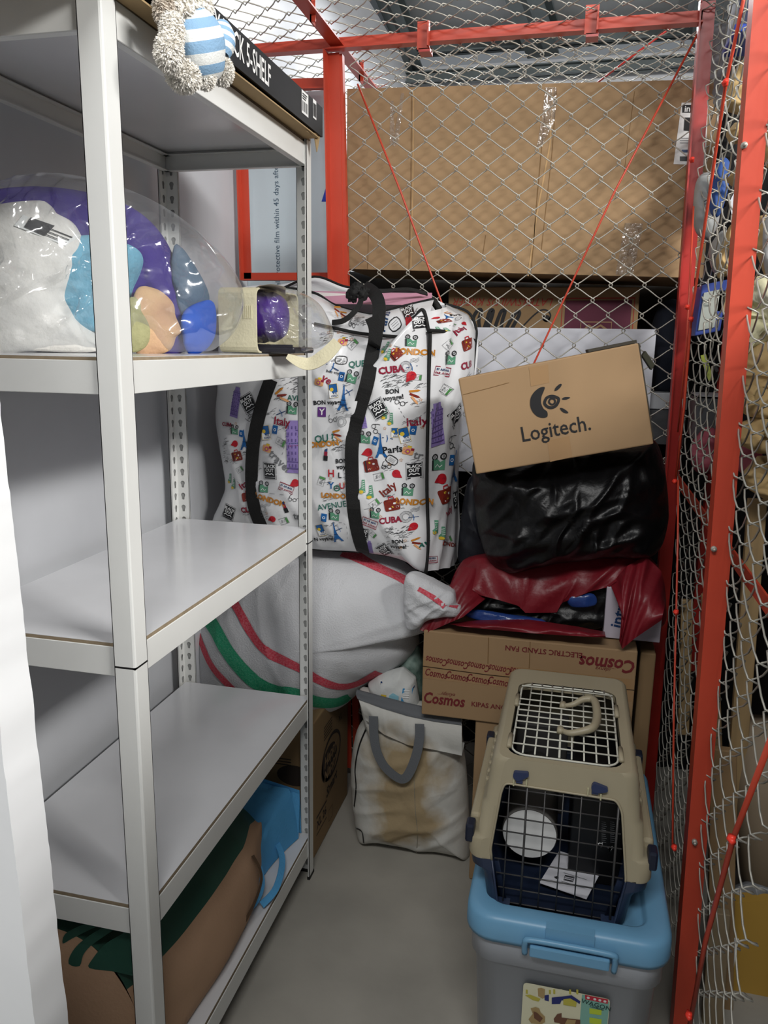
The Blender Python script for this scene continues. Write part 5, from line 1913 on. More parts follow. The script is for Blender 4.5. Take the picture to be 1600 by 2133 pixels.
# ---- tilted carton with the black logo
LY = 1.74
l0, l1, l3 = at(992, 988, y=LY), at(1362, 925, y=LY + .02), at(957, 792, y=LY + .0)
l2_ = at(1327, 711, y=LY + .02)
exL = (l1 - l0); eyL = (l3 - l0)
eyL = (eyL + (l2_ - l1)) / 2
dn = exL.cross(eyL).normalized()
if dn.y > 0: dn = -dn
lcx = thing('cardboard_box', 'tilted brown carton with a black eye-shaped logo resting on the bin bag', 'box', l0 + exL / 2)
mb = MB()
rhexa(mb, l0, exL, -dn * .13, eyL, M_card, .003, 2)
ux, uy = exL.normalized(), (eyL - exL.normalized() * eyL.dot(exL.normalized())).normalized()
pm = planemap(l0, ux, uy, .0009)
if (pm(0, 0) - l0).dot(dn) < 0:
    pm_ = lambda a, b: l0 + ux * a + uy * b + dn * .0009
else:
    pm_ = pm
def LL(u, v):
    d = at(u, v, y=LY + .0) - CAM
    tt = (l0 - CAM).dot(dn) / d.dot(dn)
    p = CAM + d * tt - l0
    return p.dot(ux), p.dot(uy)
a, b = LL(1157, 893)
text(mb, 'Logitech.', frame2(pm_, a, b, 0), .047, M_ink, .008, 0, .88)
def lpoly(px, mt=M_ink, per=5): poly(mb, smoothpts([LL(*p) for p in px], per, True), pm_, mt)
Z6 = lambda px: [(900 + x / 3.077, 560 + y / 3.077) for x, y in px]
lpoly(Z6([(722, 758), (690, 762), (655, 790), (632, 830), (630, 880), (648, 920), (680, 948), (718, 955), (740, 945), (738, 915), (715, 895), (700, 860), (702, 820), (716, 785)]))
lpoly(Z6([(786, 782), (792, 762), (815, 740), (830, 738), (828, 752), (806, 776)]))
lpoly(Z6([(834, 832), (850, 822), (880, 822), (884, 828), (860, 838), (838, 838)]))
lpoly(Z6([(820, 894), (835, 892), (862, 908), (874, 922), (860, 926), (835, 915)]))
stroke(mb, smoothpts([LL(*p) for p in Z6([(722, 862), (735, 828), (765, 816), (795, 822), (812, 836), (800, 870), (775, 888), (745, 886)])], 5, True), .0062, pm_, M_ink, True)
stroke(mb, smoothpts([LL(*p) for p in Z6([(750, 855), (758, 835), (775, 832), (788, 843), (785, 862), (768, 870)])], 5, True), .0040, pm_, M_ink, True)
pt_ = lambda a, b: pm_(a, b) - dn * .0004
poly(mb, [LL(1102, 766), LL(1142, 759), LL(1144, 797), LL(1106, 805)], pt_, M_tape)
poly(mb, [LL(1140, 918), LL(1186, 908), LL(1192, 952), LL(1146, 962)], pt_, M_tape)
stroke(mb, [LL(965, 822), LL(1020, 808), LL(1060, 797)], .0012, pm_, MATS['crease'])
mb.build('carton_body', lcx)
mb = MB()
tr2 = l0 + exL + eyL
hexa(mb, tr2 + dn * -.005, V((.003, 0, 0)), -dn * .12, -eyL * .93, mat('dark_edge', '#3c3830', .8))
hexa(mb, tr2 - ux * .10 + dn * -.02 + uy * .001, ux * .10, -dn * .1, uy * .006, MATS['dark_edge'])
mb.build('liner', lcx, 'dark liner edge behind the carton')
mb = MB()
rhexa(mb, at(1338, 742, y=1.83), (.022, 0, -.03), (0, .05, 0), (.006, 0, .012), mat('olive_strap', '#4a4a3c', .8), .002)
hexa(mb, tr2 - ux * .10 + dn * -.06 + uy * -.002, ux * .10, -dn * .05, uy * .008, MATS['dark_edge'])
mb.build('strap', lcx, 'olive strap end at the top right corner')
# ------------------------------------------------------------------ storage bin with blue lid
M_bin = mat('frosted_plastic', '#b6bbc3', .32, spec=.45, var=.06, vs=5, trans=.0)
M_lid = mat('blue_plastic_lid', '#6fa3c6', .38, spec=.45, var=.05, vs=6)
BCX, BHW, BY0, BY1, BZ = .044, .171, 1.205, 1.80, .40
bn = thing('storage_bin', 'frosted plastic storage bin with a sky blue clip lid standing on the floor', 'storage bin', (BCX, 1.5, 0))
YAW = Matrix.Rotation(math.radians(0), 3, 'Z')


def ring(hw, y0, y1, r, z, cx=BCX, n=6):
    return [V((a, b, z)) for a, b in rrect(cx - hw, cx + hw, y0, y1, r, n)]


def loft(mb, rings, mt, cap0=True, cap1=True, skip=None, smooth=True):
    n = len(rings[0])
    vs = [p for r in rings for p in r]
    fs = []
    for k in range(len(rings) - 1):
        for i in range(n):
            if skip and i in skip:
                continue
            i2 = (i + 1) % n
            fs.append((k * n + i, k * n + i2, (k + 1) * n + i2, (k + 1) * n + i))
    if cap0:
        fs.append(tuple(reversed(range(n))))
    if cap1:
        fs.append(tuple(range((len(rings) - 1) * n, len(rings) * n)))
    mb.add(vs, fs, mt, smooth)


mb = MB()
R_ = lambda d, z, r=.045: ring(BHW + d, BY0 - d, BY1 + d, r, z)
loft(mb, [R_(-.030, .001), R_(-.028, .004), R_(-.013, .300), R_(-.006, .304), R_(-.006, .352), R_(-.004, .366)], M_bin)
mb.build('bin_body', bn)
mb = MB()
loft(mb, [R_(.0005, .358, .05), R_(.001, .352, .05), R_(.003, .352, .05), R_(.004, .360, .05), R_(.003, .390, .05), R_(-.002, .398, .05), R_(-.010, .400, .048), R_(-.034, .400, .030), R_(-.038, .398, .028), R_(-.041, .388, .026), R_(-.045, .385, .024)], M_lid, cap0=False)
for i in range(1):
    box(mb, BCX - .035, BCX + .045, BY0 - .0085, BY0 + .01, .376, .402, M_lid)
lid_ = mb.build('lid', bn)
mb = MB()
# front clip: arched frame round a flat latch bar
yy = BY0 - .009
tube(mb, smoothpts([(BCX - .068, yy + .003, .344), (BCX - .068, yy - .004, .370), (BCX - .060, yy - .006, .379), (BCX, yy - .006, .380), (BCX + .072, yy - .006, .379), (BCX + .080, yy - .004, .370), (BCX + .080, yy + .003, .340)], 4), .0052, M_lid, 8)
rhexa(mb, (BCX - .060, yy - .008, .346), (.132, 0, 0), (0, .008, 0), (0, 0, .022), M_lid, .003)
mb.build('latch', lid_)
# product sticker on the front
mb = MB()
SYF = BY0 + .012
def sl_(u, v):
    p = at(u, v, y=SYF)
    return p.x, p.z
def sy_at(z): return BY0 + .0075 + (.300 - z) * .052 - .0012
def smp(e=0.0): return lambda a, b: V((a, sy_at(b) - e, b))
x0s, z0s = sl_(1091, 2042); x1s, _ = sl_(1272, 2068)
zb_s = .105
ST = {k: mat('sticker_' + k, h, .35) for k, h in dict(cream='#d9d6b8', teal='#7fb0a2', red='#b8283c', yellow='#b9b04a', navy='#27306e', brown='#6d4a38', sand='#a88f62', white='#dededa', green='#b8cc3c', dark='#1f3a38').items()}
poly(mb, roundpoly([(x0s, zb_s), (x1s, zb_s), (x1s, z0s), (x0s, z0s)], .008), smp(), ST['cream'])
xm = x0s + (x1s - x0s) * .68
poly(mb, [(xm, zb_s + .001), (x1s - .001, zb_s + .001), (x1s - .001, z0s - .006), (xm, z0s - .001)], smp(.0005), ST['teal'])
def SP(px, c, e=.0009): poly(mb, [sl_(960 + a / 3.333, 1900 + b / 3.333) for a, b in px], smp(e), ST[c])
SP([(862, 558), (1022, 590), (1020, 622), (864, 590)], 'red')
def stx(s, a, b, h, c, bold=.02):
    x, z = sl_(960 + a / 3.333, 1900 + b / 3.333)
    text(mb, s, frame2(smp(.0012), x, z, -7), h, ST[c], bold)
stx('WAGON', 940, 630, .0125, 'dark', .01); stx('Container', 945, 652, .006, 'dark')
for a in (885, 930, 965, 1000):
    x, z = sl_(960 + a / 3.333, 1900 + (578 + (a - 885) * .22) / 3.333)
    poly(mb, circ(x, z, .0026, 8), smp(.0013), ST['white'])
SP([(893, 655), (978, 668), (975, 705), (893, 695)], 'green'); SP([(893, 722), (978, 735), (975, 775), (893, 765)], 'green')
SP([(447, 565), (480, 560), (555, 590), (540, 610), (500, 600)], 'yellow'); SP([(535, 515), (560, 510), (585, 520), (582, 580), (570, 590), (538, 570)], 'sand'); SP([(582, 565), (612, 560), (612, 608), (582, 600)], 'navy')
SP([(632, 580), (700, 572), (770, 562), (830, 605), (825, 625), (790, 600), (700, 600), (690, 625), (632, 628)], 'navy'); SP([(712, 590), (760, 583), (805, 610), (800, 645), (712, 630)], 'yellow', .0014)
SP([(485, 660), (520, 650), (545, 660), (555, 690), (585, 720), (585, 760), (560, 776), (490, 770), (470, 740), (500, 700)], 'sand'); SP([(505, 680), (530, 690), (570, 730), (550, 760), (510, 730)], 'brown', .0014)
SP([(670, 700), (700, 692), (700, 725), (740, 730), (830, 740), (830, 776), (700, 776), (680, 765), (650, 760), (645, 735)], 'brown'); SP([(740, 735), (800, 742), (790, 776), (720, 776)], 'sand', .0014)
for a in (650, 700, 760, 810):
    for r_ in (0, 1):
        SP([(a - 8 - r_ * 190, 520 + r_ * 5), (a + 6 - r_ * 190, 522 + r_ * 5), (a + 6 - r_ * 190, 556), (a - 8 - r_ * 190, 553)], 'yellow' if a % 100 else 'cream', .0007)
mb.build('sticker', bn, 'product sticker with small pictures and green lettering')

# ------------------------------------------------------------------ pet carrier
M_bei = mat('beige_plastic', '#a69c83', .42, spec=.45, var=.05, vs=8)
M_nav = mat('navy_plastic', '#27324a', .38, spec=.45, var=.08, vs=8)
M_clip = mat('blue_clip', '#27345a', .35, spec=.5)
M_ww = mat('white_wire', '#d4d3c6', .4, spec=.5)
M_dw = mat('dark_wire', '#4b4a4a', .4, metal=.3)
pc_ = thing('pet_carrier', 'beige and navy plastic pet carrier with a wire door standing on the blue bin lid', 'pet carrier', (.022, 1.45, .386))
CX = .022
Z0 = .3865
def yf(z): return 1.247 + .07 * (z - Z0)
def cring(hw, z, yb, r=.022, fo=0.0):
    return ring(hw, yf(z) - fo, yb, r, z, CX, 6)
nseg = 7
skipi = {3 * 7 - 1}
navy = [cring(.112, Z0, 1.66), cring(.120, Z0 + .004, 1.668), cring(.128, .44, 1.675), cring(.136, .452, 1.682), cring(.150, .458, 1.70), cring(.153, .476, 1.70)]
beige = [cring(.155, .474, 1.702), cring(.157, .478, 1.705), cring(.156, .508, 1.705), cring(.150, .513, 1.70), cring(.142, .515, 1.69), cring(.137, .575, 1.68), cring(.131, .580, 1.675), cring(.126, .640, 1.68), cring(.122, .658, 1.675), cring(.116, .666, 1.668), cring(.112, .667, 1.664)]


def cfp(u, v):
    p = at(u, v, y=1.26)
    for _ in range(3):
        p = at(u, v, y=yf(p.z))
    return (p.x, p.z)


door = [cfp(1284, 1666), cfp(1296, 1690), cfp(1304, 1836), cfp(1278, 1928), cfp(1038, 1892), cfp(1022, 1768), cfp(1044, 1650), cfp(1052, 1630)]
door = roundpoly(door, .008, 3)
def split(loop, zc):
    up, dn_ = [], []
    n = len(loop)
    for i in range(n):
        a, b = loop[i], loop[(i + 1) % n]
        (up if a[1] >= zc else dn_).append(a)
        if (a[1] - zc) * (b[1] - zc) < 0:
            t = (zc - a[1]) / (b[1] - a[1])
            c = (a[0] + (b[0] - a[0]) * t, zc)
            up.append(c); dn_.append(c)
    return up, dn_
def frontpanel(mb, rings, mt, upper):
    L_ = [(r[3 * 7 - 1].x, r[3 * 7 - 1].z, r[3 * 7 - 1].y) for r in rings]
    R2 = [(r[3 * 7].x, r[3 * 7].z, r[3 * 7].y) for r in rings]
    ymap = lambda z: None
    def yz(z):
        # follow the shell front edge at height z
        for i in range(len(L_) - 1):
            if L_[i][1] <= z <= L_[i + 1][1]:
                return L_[i][2]
        return yf(z)
    zc = .475
    pts = sorted([p for p in door], key=lambda p: 0)
    up, dn_ = split(door, zc)
    cz = sum(p[1] for p in door) / len(door); cxm = sum(p[0] for p in door) / len(door)
    if upper:
        arc = sorted(up, key=lambda p: math.atan2(p[1] - zc + .02, p[0] - cxm))      # right -> left over the top
        left = sorted([(a, b) for a, b, c in L_], key=lambda p: p[1])
        right = sorted([(a, b) for a, b, c in R2], key=lambda p: -p[1])
        loop = arc + left + right
    else:
        arc = sorted(dn_, key=lambda p: -math.atan2(zc + .02 - p[1], p[0] - cxm) * -1)  # right -> left underneath
        left = sorted([(a, b) for a, b, c in L_], key=lambda p: -p[1])
        right = sorted([(a, b) for a, b, c in R2], key=lambda p: p[1])
        loop = arc + left + right
    tr = tessellate_polygon([[V((a, b, 0)) for a, b in loop]])
    vs = [V((a, yf(b), b)) for a, b in loop]
    mb.add(vs, [tuple(t) for t in tr], mt)
    vs2 = [V((a, yf(b) + .003, b)) for a, b in loop]
    mb.add(vs2, [tuple(reversed(t)) for t in tr], mt)
    for i in range(len(arc) - 1):
        a, b = arc[i], arc[i + 1]
        mb.add([V((a[0], yf(a[1]) - .001, a[1])), V((b[0], yf(b[1]) - .001, b[1])), V((b[0], yf(b[1]) + .012, b[1])), V((a[0], yf(a[1]) + .012, a[1]))], [(0, 1, 2, 3)], mt)
    tube(mb, [V((a, yf(b) - .001, b)) for a, b in arc], .0022, mt, 6)


mb = MB()
loft(mb, navy, M_nav, cap0=True, cap1=False, skip=skipi)
frontpanel(mb, navy, M_nav, False)
loft(mb, [cring(.105, Z0 + .004, 1.65, fo=-.01), cring(.124, .47, 1.68, fo=-.01)], M_nav, cap0=True, cap1=False, skip=skipi)
for s in (-1, 1):
    box(mb, CX + s * .09 - .012, CX + s * .09 + .012, 1.243, 1.26, Z0 - .001, Z0 + .012, M_nav)
mb.build('lower_shell', pc_, 'navy blue lower shell')
mb = MB()
loft(mb, beige, M_bei, cap0=False, cap1=False, skip=skipi)
frontpanel(mb, beige, M_bei, True)
outer = [(a.x, a.y) for a in beige[-1]]
tq = [at(1097, 1413, z=.667), at(1290, 1438, z=.667), at(1307, 1600, z=.667), at(1048, 1557, z=.667)]
hole = rrect(CX - .099, CX + .097, 1.280, 1.595, .028, 5)
polyhole(mb, outer, [hole], lambda a, b, d: V((a, b, .667 - d)), M_bei, .004)
for i in range(len(hole)):
    a, b = hole[i], hole[(i + 1) % len(hole)]
    mb.add([V((a[0], a[1], .667)), V((b[0], b[1], .667)), V((b[0], b[1], .652)), V((a[0], a[1], .652))], [(0, 1, 2, 3)], M_bei)
# vent ribs and side ledges
for s in (-1, 1):
    for k in range(7):
        y = 1.34 + k * .03
        rhexa(mb, (CX + s * .136 - .004, y, .53), (.008, 0, 0), (0, .012, 0), (0, 0, .05), M_bei, .003)
    rhexa(mb, (CX + s * .150 - .010, 1.30, .508), (.020, 0, 0), (0, .30, 0), (0, 0, .022), M_bei, .006)
mb.build('upper_shell', pc_, 'beige upper shell')
# side latches
for s in (-1, 1):
    for y in (1.262, 1.60):
        mb = MB()
        rhexa(mb, (CX + s * .150 - .008 + s * .006, y, .495), (.016, 0, 0), (0, .030, 0), (0, 0, .034), mat('dark_clip', '#1b2132', .4), .004)
        mb.build('side_latch', pc_)
# blue door clips
for u, v, a in ((1082, 1612, 6), (1245, 1638, -14)):
    x, z = cfp(u, v)
    mb = MB()
    f_ = lambda p, q, e=0: V((x + p * math.cos(math.radians(a)) - q * math.sin(math.radians(a)), yf(z) - .006 - e, z + q * math.cos(math.radians(a)) + p * math.sin(math.radians(a))))
    for e0, e1 in ((0, .0),):
        pl_ = roundpoly([(-.011, -.003), (-.009, .007), (.016, .006), (.017, .0), (.003, -.008), (-.004, -.010)], .004, 3)
        n = len(pl_)
        vs = [f_(p, q, .002) for p, q in pl_] + [f_(p, q, -.006) for p, q in pl_]
        mb.add(vs, [tuple(range(n)), tuple(reversed(range(n, 2 * n)))] + [(i, (i + 1) % n, n + (i + 1) % n, n + i) for i in range(n)], M_clip)
    hexa(mb, f_(-.006, -.014), (.011, 0, 0), (0, .006, 0), (0, 0, .010), M_clip)
    dc_ = mb.build('door_clip', pc_, 'blue door clip')
    mb = MB()
    for dx in (-.012, .010):
        hexa(mb, f_(dx, -.020), (.0025, 0, 0), (0, .006, 0), (0, 0, .012), mat('pale_plastic', '#b9b594', .5))
    mb.build('hinge_tab', dc_)
# wire door
dr = MB()
dl = [(a, b) for a, b in door]
xs_at = lambda z, sgn: None
def xrange(z):
    xs = []
    n = len(dl)
    for i in range(n):
        a, b = dl[i], dl[(i + 1) % n]
        if (a[1] - z) * (b[1] - z) < 0:
            xs.append(a[0] + (b[0] - a[0]) * (z - a[1]) / (b[1] - a[1]))
    return (min(xs), max(xs)) if len(xs) >= 2 else None
zlo, zhi = min(p[1] for p in dl), max(p[1] for p in dl)
for k in range(9):
    z = zlo + .012 + (zhi - zlo - .024) * k / 8
    r = xrange(z)
    tube(dr, [V((r[0] + .004, yf(z) + .004, z)), V((r[1] - .004, yf(z) + .004, z))], .0013, M_dw, 6)
for k in range(9):
    x = -.100 + .245 * k / 8 + .001
    zs = []
    n = len(dl)
    for i in range(n):
        a, b = dl[i], dl[(i + 1) % n]
        if (a[0] - x) * (b[0] - x) < 0:
            zs.append(a[1] + (b[1] - a[1]) * (x - a[0]) / (b[0] - a[0]))
    if len(zs) >= 2:
        thick = .0022 if k in (2, 7) else .0013
        tube(dr, [V((x, yf(min(zs)) + .002, min(zs) + .004)), V((x, yf(max(zs)) + .002, max(zs) - .004))], thick, M_dw, 6)
dr.build('wire_door', pc_, 'dark grey wire door')
# top hatch
mb = MB()
zt_ = .670
fr = rrect(CX - .092, CX + .090, 1.286, 1.588, .026, 4)
tube(mb, [V((a, b, zt_ - .004)) for a, b in fr], .0020, M_ww, 6, closed=True)
for k in range(8):
    x = CX - .072 + .146 * k / 7
    tube(mb, [V((x, 1.286, zt_)), V((x, 1.588, zt_))], .0015 if k != 3 else .002, M_ww, 6)
for k, (y, short) in enumerate([(1.312, 0), (1.342, 1), (1.372, 0), (1.400, 0), (1.425, 0), (1.449, 0), (1.473, 0), (1.498, 0), (1.530, 1), (1.562, 0)]):
    x0 = CX - (.072 if short else .092); x1 = CX + (.074 if short else .090)
    tube(mb, [V((x0, y, zt_ + .003)), V((x1, y, zt_ + .003))], .0015, M_ww, 6)
hatch = mb.build('top_hatch', pc_, 'white wire top hatch')
for s, x in ((-1, CX - .097), (1, CX + .095)):
    for y in (1.318, 1.49):
        mb = MB()
        tube(mb, [V((x, y - .016, .670)), V((x, y + .030, .670))], .0045, M_bei, 8)
        mb.build('hinge', hatch)
# carrying handle lying to the right
mb = MB()
hh = [at(1177, 1470, z=.677), at(1195, 1467, z=.682), at(1215, 1457, z=.690), at(1236, 1458, z=.692), at(1243, 1476, z=.692), at(1243, 1500, z=.690), at(1234, 1516, z=.690), at(1210, 1524, z=.684), at(1186, 1527, z=.680), at(1172, 1522, z=.677)]
P = smoothpts([tuple(p) for p in hh], 5)
tube(mb, P, .006, M_bei, 8, rs=[.0045 + .0035 * math.sin(i / (len(P) - 1) * PI) for i in range(len(P))])
for p in (hh[0], hh[-1]):
    tube(mb, [p + V((-.004, -.006, -.002)), p + V((-.004, .006, .002))], .0065, M_bei, 8)
mb.build('handle', hatch, 'beige carrying handle')

# things inside the carrier
M_bp = mat('black_pack', '#0f0f11', .35, spec=.4)
c = at(1103, 1737, y=1.33)
rl = thing('paper_roll', 'white-ended round roll lying inside the pet carrier behind the wire door', 'roll', (c.x, 1.4, .39))
RR = .0415
def lathey(mb, c, prof, mt, n=36):
    vs = []
    for y, r in prof:
        for i in range(n):
            a = 2 * PI * i / n
            vs.append((c.x + math.cos(a) * r, c.y + y, c.z + math.sin(a) * r))
    fs = []
    for k in range(len(prof) - 1):
        for i in range(n):
            i2 = (i + 1) % n
            fs.append((k * n + i, (k + 1) * n + i, (k + 1) * n + i2, k * n + i2))
    mb.add(vs, fs, mt, True)
mb = MB()
lathey(mb, c, [(.001, .0), (0, RR * 1.16), (.0, RR * 1.17)], M_wht)
mb.build('end_disc', rl, 'flat white end')
mb = MB()
lathey(mb, c, [(.0012, RR * 1.175), (.004, RR * 1.22), (.012, RR * 1.22), (.014, RR * 1.18), (.22, RR * 1.18), (.22, 0)], mat('grey_tin', '#6d6b68', .4))
mb.build('roll_body', rl)
zf = Z0 + .0045
mb = MB()
lf = [at(1124, 1838, z=.405), at(1222, 1872, z=.402), at(1259, 1803, z=.412), at(1165, 1772, z=.418)]
mb.add(lf + [p + V((0, 0, -.0015)) for p in lf], [(0, 1, 2, 3), (7, 6, 5, 4), (0, 4, 5, 1), (1, 5, 6, 2), (2, 6, 7, 3), (3, 7, 4, 0)], mat('leaflet', '#cfcfd6', .6))
ex_, ey_ = (lf[1] - lf[0]).normalized(), (lf[3] - lf[0]).normalized()
lm = planemap(lf[0], ex_, ey_, .0006)
f_ = frame2(lm, .042, .032, 10)
stroke(mb, [(-.008, -.006), (.008, -.006), (.008, .006), (-.008, .006)], .0015, f_, M_ink, True)
for q in (-.004, 0, .004): stroke(mb, [(-.007, q), (.007, q)], .0012, f_, M_ink)
stroke(mb, [(-.012, .012), (.03, .006)], .0008, f_, C_['grey']); stroke(mb, [(-.012, -.010), (.03, -.016)], .0008, f_, C_['grey'])
poly(mb, [(-.026, -.004), (-.021, .0), (-.017, -.004), (-.021, -.008)], f_, M_ink)
tag(mb.build('leaflet'), 'white printed leaflet lying on the carrier floor behind the wire door', 'leaflet')
mb = MB()
bxr = at(1206, 1700, y=1.30).x
rhexa(mb, (.042, 1.35, zf), (.092, 0, 0), (0, .20, 0), (0, 0, .20), M_bp, .003)
pm = planemap((0, 1.35, 0), (1, 0, 0), (0, 0, 1), .0008)
for u in (1258, 1276):
    for k in range(11):
        p = at(u, 1712 + k * 4.2, y=1.35)
        stroke(mb, [(p.x - .004, p.z), (p.x + .003 * (1 + (k % 3) * .3), p.z)], .0011, pm, C_['grey'])
for u, v in ((1250, 1762), (1270, 1770)):
    p = at(u, v, y=1.35)
    f_ = frame2(pm, p.x, p.z, 10)
    for a in (-40, 0, 40):
        poly(mb, [(0, -.004), (.003 * math.cos(math.radians(a)) + .002, .003), (.009 * math.sin(math.radians(a)), .008), (-.002, .003)], f_, C_['white'])
tag(mb.build('black_box'), 'black box with fine white print inside the carrier behind the right of the door', 'box')
mb = MB()
q = at(1170, 1640, y=1.45)
rhexa(mb, (-.075, 1.56, zf), (.105, 0, 0), (0, .06, 0), (0, 0, .20), mat('dull_pack', '#3d3b3a', .6), .004)
tag(mb.build('grey_box'), 'dull dark grey box at the back of the carrier', 'box')
# ------------------------------------------------------------------ behind the back panel
YB = FY + .055
k0_, k1_ = at(722, 562, y=YB), at(1432, 584, y=YB)
k2_ = at(1436, 180, y=YB)
big_x0 = at(722, 400, y=YB).x
zt0 = at(722, 185, y=YB).z; zt1 = at(1436, 178, y=YB).z
zb0 = at(722, 560, y=YB).z; zb1 = at(1100, 577, y=YB).z
M_cardb = mat('cardboard_big', '#a38663', .75, var=.22, vs=2.6, hex2='#876c4d', bump=.1, bs=9, stretch=(1, 1, .4))
BW = .30 - big_x0
def deco(mb):
    pm = planemap((0, YB, 0), (1, 0, 0), (0, 0, 1), .0008)
    pt = planemap((0, YB, 0), (1, 0, 0), (0, 0, 1), .0016)
    def L(u, v):
        p = at(u, v, y=YB); return (p.x, p.z)
    cr_ = mat('crease_light', '#bd9a6c', .7); cr2 = MATS['crease']
    for px, w, mt in ((((1152, 185), (1146, 300), (1118, 450), (1100, 575)), .004, cr_), (((1140, 185), (1120, 400), (1106, 575)), .0022, cr2), (((1160, 185), (1150, 320), (1128, 520)), .0016, cr2),
                      (((858, 190), (856, 400), (852, 562)), .002, cr2), (((862, 190), (860, 400), (856, 562)), .003, cr_), (((768, 470), (766, 560)), .0015, cr2), (((1012, 490), (1006, 530)), .0015, cr2), (((1322, 190), (1300, 360)), .0012, cr2)):
        stroke(mb, [L(*p) for p in px], w, pm, mt)
    tp = film('shiny_tape', '#d8cdbd', haze=.12, rough=.12, bs=50, strength=1.0, base=.10)
    for px in ([(1136, 182), (1160, 182), (1156, 250), (1128, 308), (1118, 308), (1130, 240)], [(1302, 464), (1340, 466), (1318, 575), (1282, 572)], [(836, 194), (842, 194), (830, 300), (822, 306), (812, 300), (814, 210), (820, 210), (822, 280)]):
        poly(mb, [L(*p) for p in px], pt, tp)
    # label at the right edge
    poly(mb, [L(1420, 214), L(1475, 214), L(1470, 344), L(1403, 342)], pm, M_wht)
    poly(mb, [L(1421, 219), L(1470, 219), L(1470, 235), L(1421, 235)], pt, M_ink)
    text(mb, 'in', frame2(planemap((0, YB, 0), (1, 0, 0), (0, 0, 1), .0024), L(1432, 227)[0], L(1432, 227)[1]), .020, M_wht, .02)
    poly(mb, [L(1426, 245), L(1450, 245), L(1448, 275), L(1424, 272)], pt, M_ink)
    for k in range(3): stroke(mb, [L(1416, 288 + 5 * k), L(1450, 288 + 5 * k)], .0015, pt, C_['grey'])
    poly(mb, [L(1420, 312), L(1440, 312), L(1440, 318), L(1420, 318)], pt, C_['dblue'])
    poly(mb, [L(1416, 326), L(1440, 326), L(1440, 336), L(1416, 336)], pt, C_['black'])
mb = MB()
zbm = (zb0 + zb1) / 2
vs = [V((big_x0, YB, zb0)), V((.30, YB, zb1 - .004)), V((.30, YB, zt1 - .002)), V((big_x0, YB, zt0))]
hexa(mb, vs[0], vs[1] - vs[0], V((0, .32, 0)), (vs[3] - vs[0]), M_cardb)
deco(mb)
tag(mb.build('cardboard_box'), 'very large plain brown carton filling the space behind the mesh at the top', 'box')

# black stuff under the big carton, extended as dark backing for unlit space
M_dk = mat('matte_black', '#0e0e10', .85, bump=.3, bs=30)
mb = MB()
Blob(xz([(600, 560), (740, 566), (930, 580), (1480, 592), (1600, 600), (1600, 2030), (1000, 1700), (560, 1660)], 2.62), 2.62, .06, .2, p=5, n=160, wr=.02, ws=(4, 6), seed=101, smooth=False).mesh(mb, M_dk, nr=24)
tag(mb.build('dark_backing'), 'dark backing standing in for unlit clutter behind the mesh, beneath the large carton', 'bundle')
# cream-brown carton with script lettering and maroon square
CYB = 2.40
a0, a1 = at(935, 598, y=CYB), at(1335, 590, y=CYB)
zb_c = at(1100, 980, y=CYB).z
def deco(mb):
    pm = planemap((0, CYB, 0), (1, 0, 0), (0, 0, 1), .0008)
    pt = planemap((0, CYB, 0), (1, 0, 0), (0, 0, 1), .0014)
    def L(a, b):
        p = at(900 + a / 3.077, 560 + b / 3.077, y=CYB); return (p.x, p.z)
    cx_, cz_ = L(455, 212)
    text(mb, 'LATERSWILDS KREIER', frame2(pm, cx_, cz_, 180), .030, mat('red_print', '#a03028', .7), .0, .3)
    w = .0105
    for px in ([(290, 395), (262, 330), (290, 270), (318, 268), (300, 330), (310, 395)], [(330, 395), (352, 330), (372, 272), (392, 268), (380, 320), (352, 395)], [(398, 395), (420, 330), (445, 272), (468, 272), (452, 330), (440, 395)], [(470, 395), (510, 320), (548, 272), (560, 290), (530, 350), (505, 395)]):
        stroke(mb, smoothpts([L(*p) for p in px], 4), w, pm, M_ink)
    stroke(mb, smoothpts([L(*p) for p in [(560, 392), (600, 350), (650, 300), (700, 265), (740, 268), (760, 300), (740, 335), (712, 322), (720, 300)]], 5), .0045, pm, M_ink)
    poly(mb, circ(*L(734, 318), .010, 12), pm, M_ink)
    mar = mat('maroon_print', '#5c2438', .7)
    x0, z0 = L(838, 190); x1, z1 = L(1278, 470)
    stroke(mb, [(x0, z0), (x1, z0 + .002), (x1, z1), (x0, z1)], .004, pm, mat('red_print', '#a03028'), True)
    a, b = L(856, 204); c, d = L(1262, 470)
    poly(mb, [(a, d), (c, d), (c, b + .002), (a, b)], pm, mar)
    a, b = L(955, 340); c, d = L(1142, 470)
    stroke(mb, [(a, d), (a, b), (c, b), (c, d)], .003, pt, MATS['cardboard'])
    stroke(mb, [L(975, 390), L(1005, 362), L(1040, 385), L(1080, 362), L(1120, 390)], .006, pt, MATS['cardboard'])
hexz = a0.z - zb_c
mb = MB()
rhexa(mb, (a0.x, CYB, zb_c), (a1.x - a0.x, 0, 0), (0, .15, 0), (0, 0, hexz), M_card2, .003)
deco(mb)
tag(mb.build('cardboard_box'), 'brown carton with upside-down black script and a maroon square behind the mesh', 'box')
# white board leaning in front of it
w0, w1 = at(985, 690, y=2.31), at(1368, 686, y=2.31)
mb = MB()
rhexa(mb, (w0.x - .03, 2.31, at(1300, 1000, y=2.31).z), (w1.x - w0.x + .03, 0, 0), (0, .012, 0), (0, 0, w1.z - at(1300, 1000, y=2.31).z), mat('white_board', '#d6d8e0', .5), .002)
tag(mb.build('white_board'), 'plain white board leaning behind the mesh above the tilted carton', 'board')
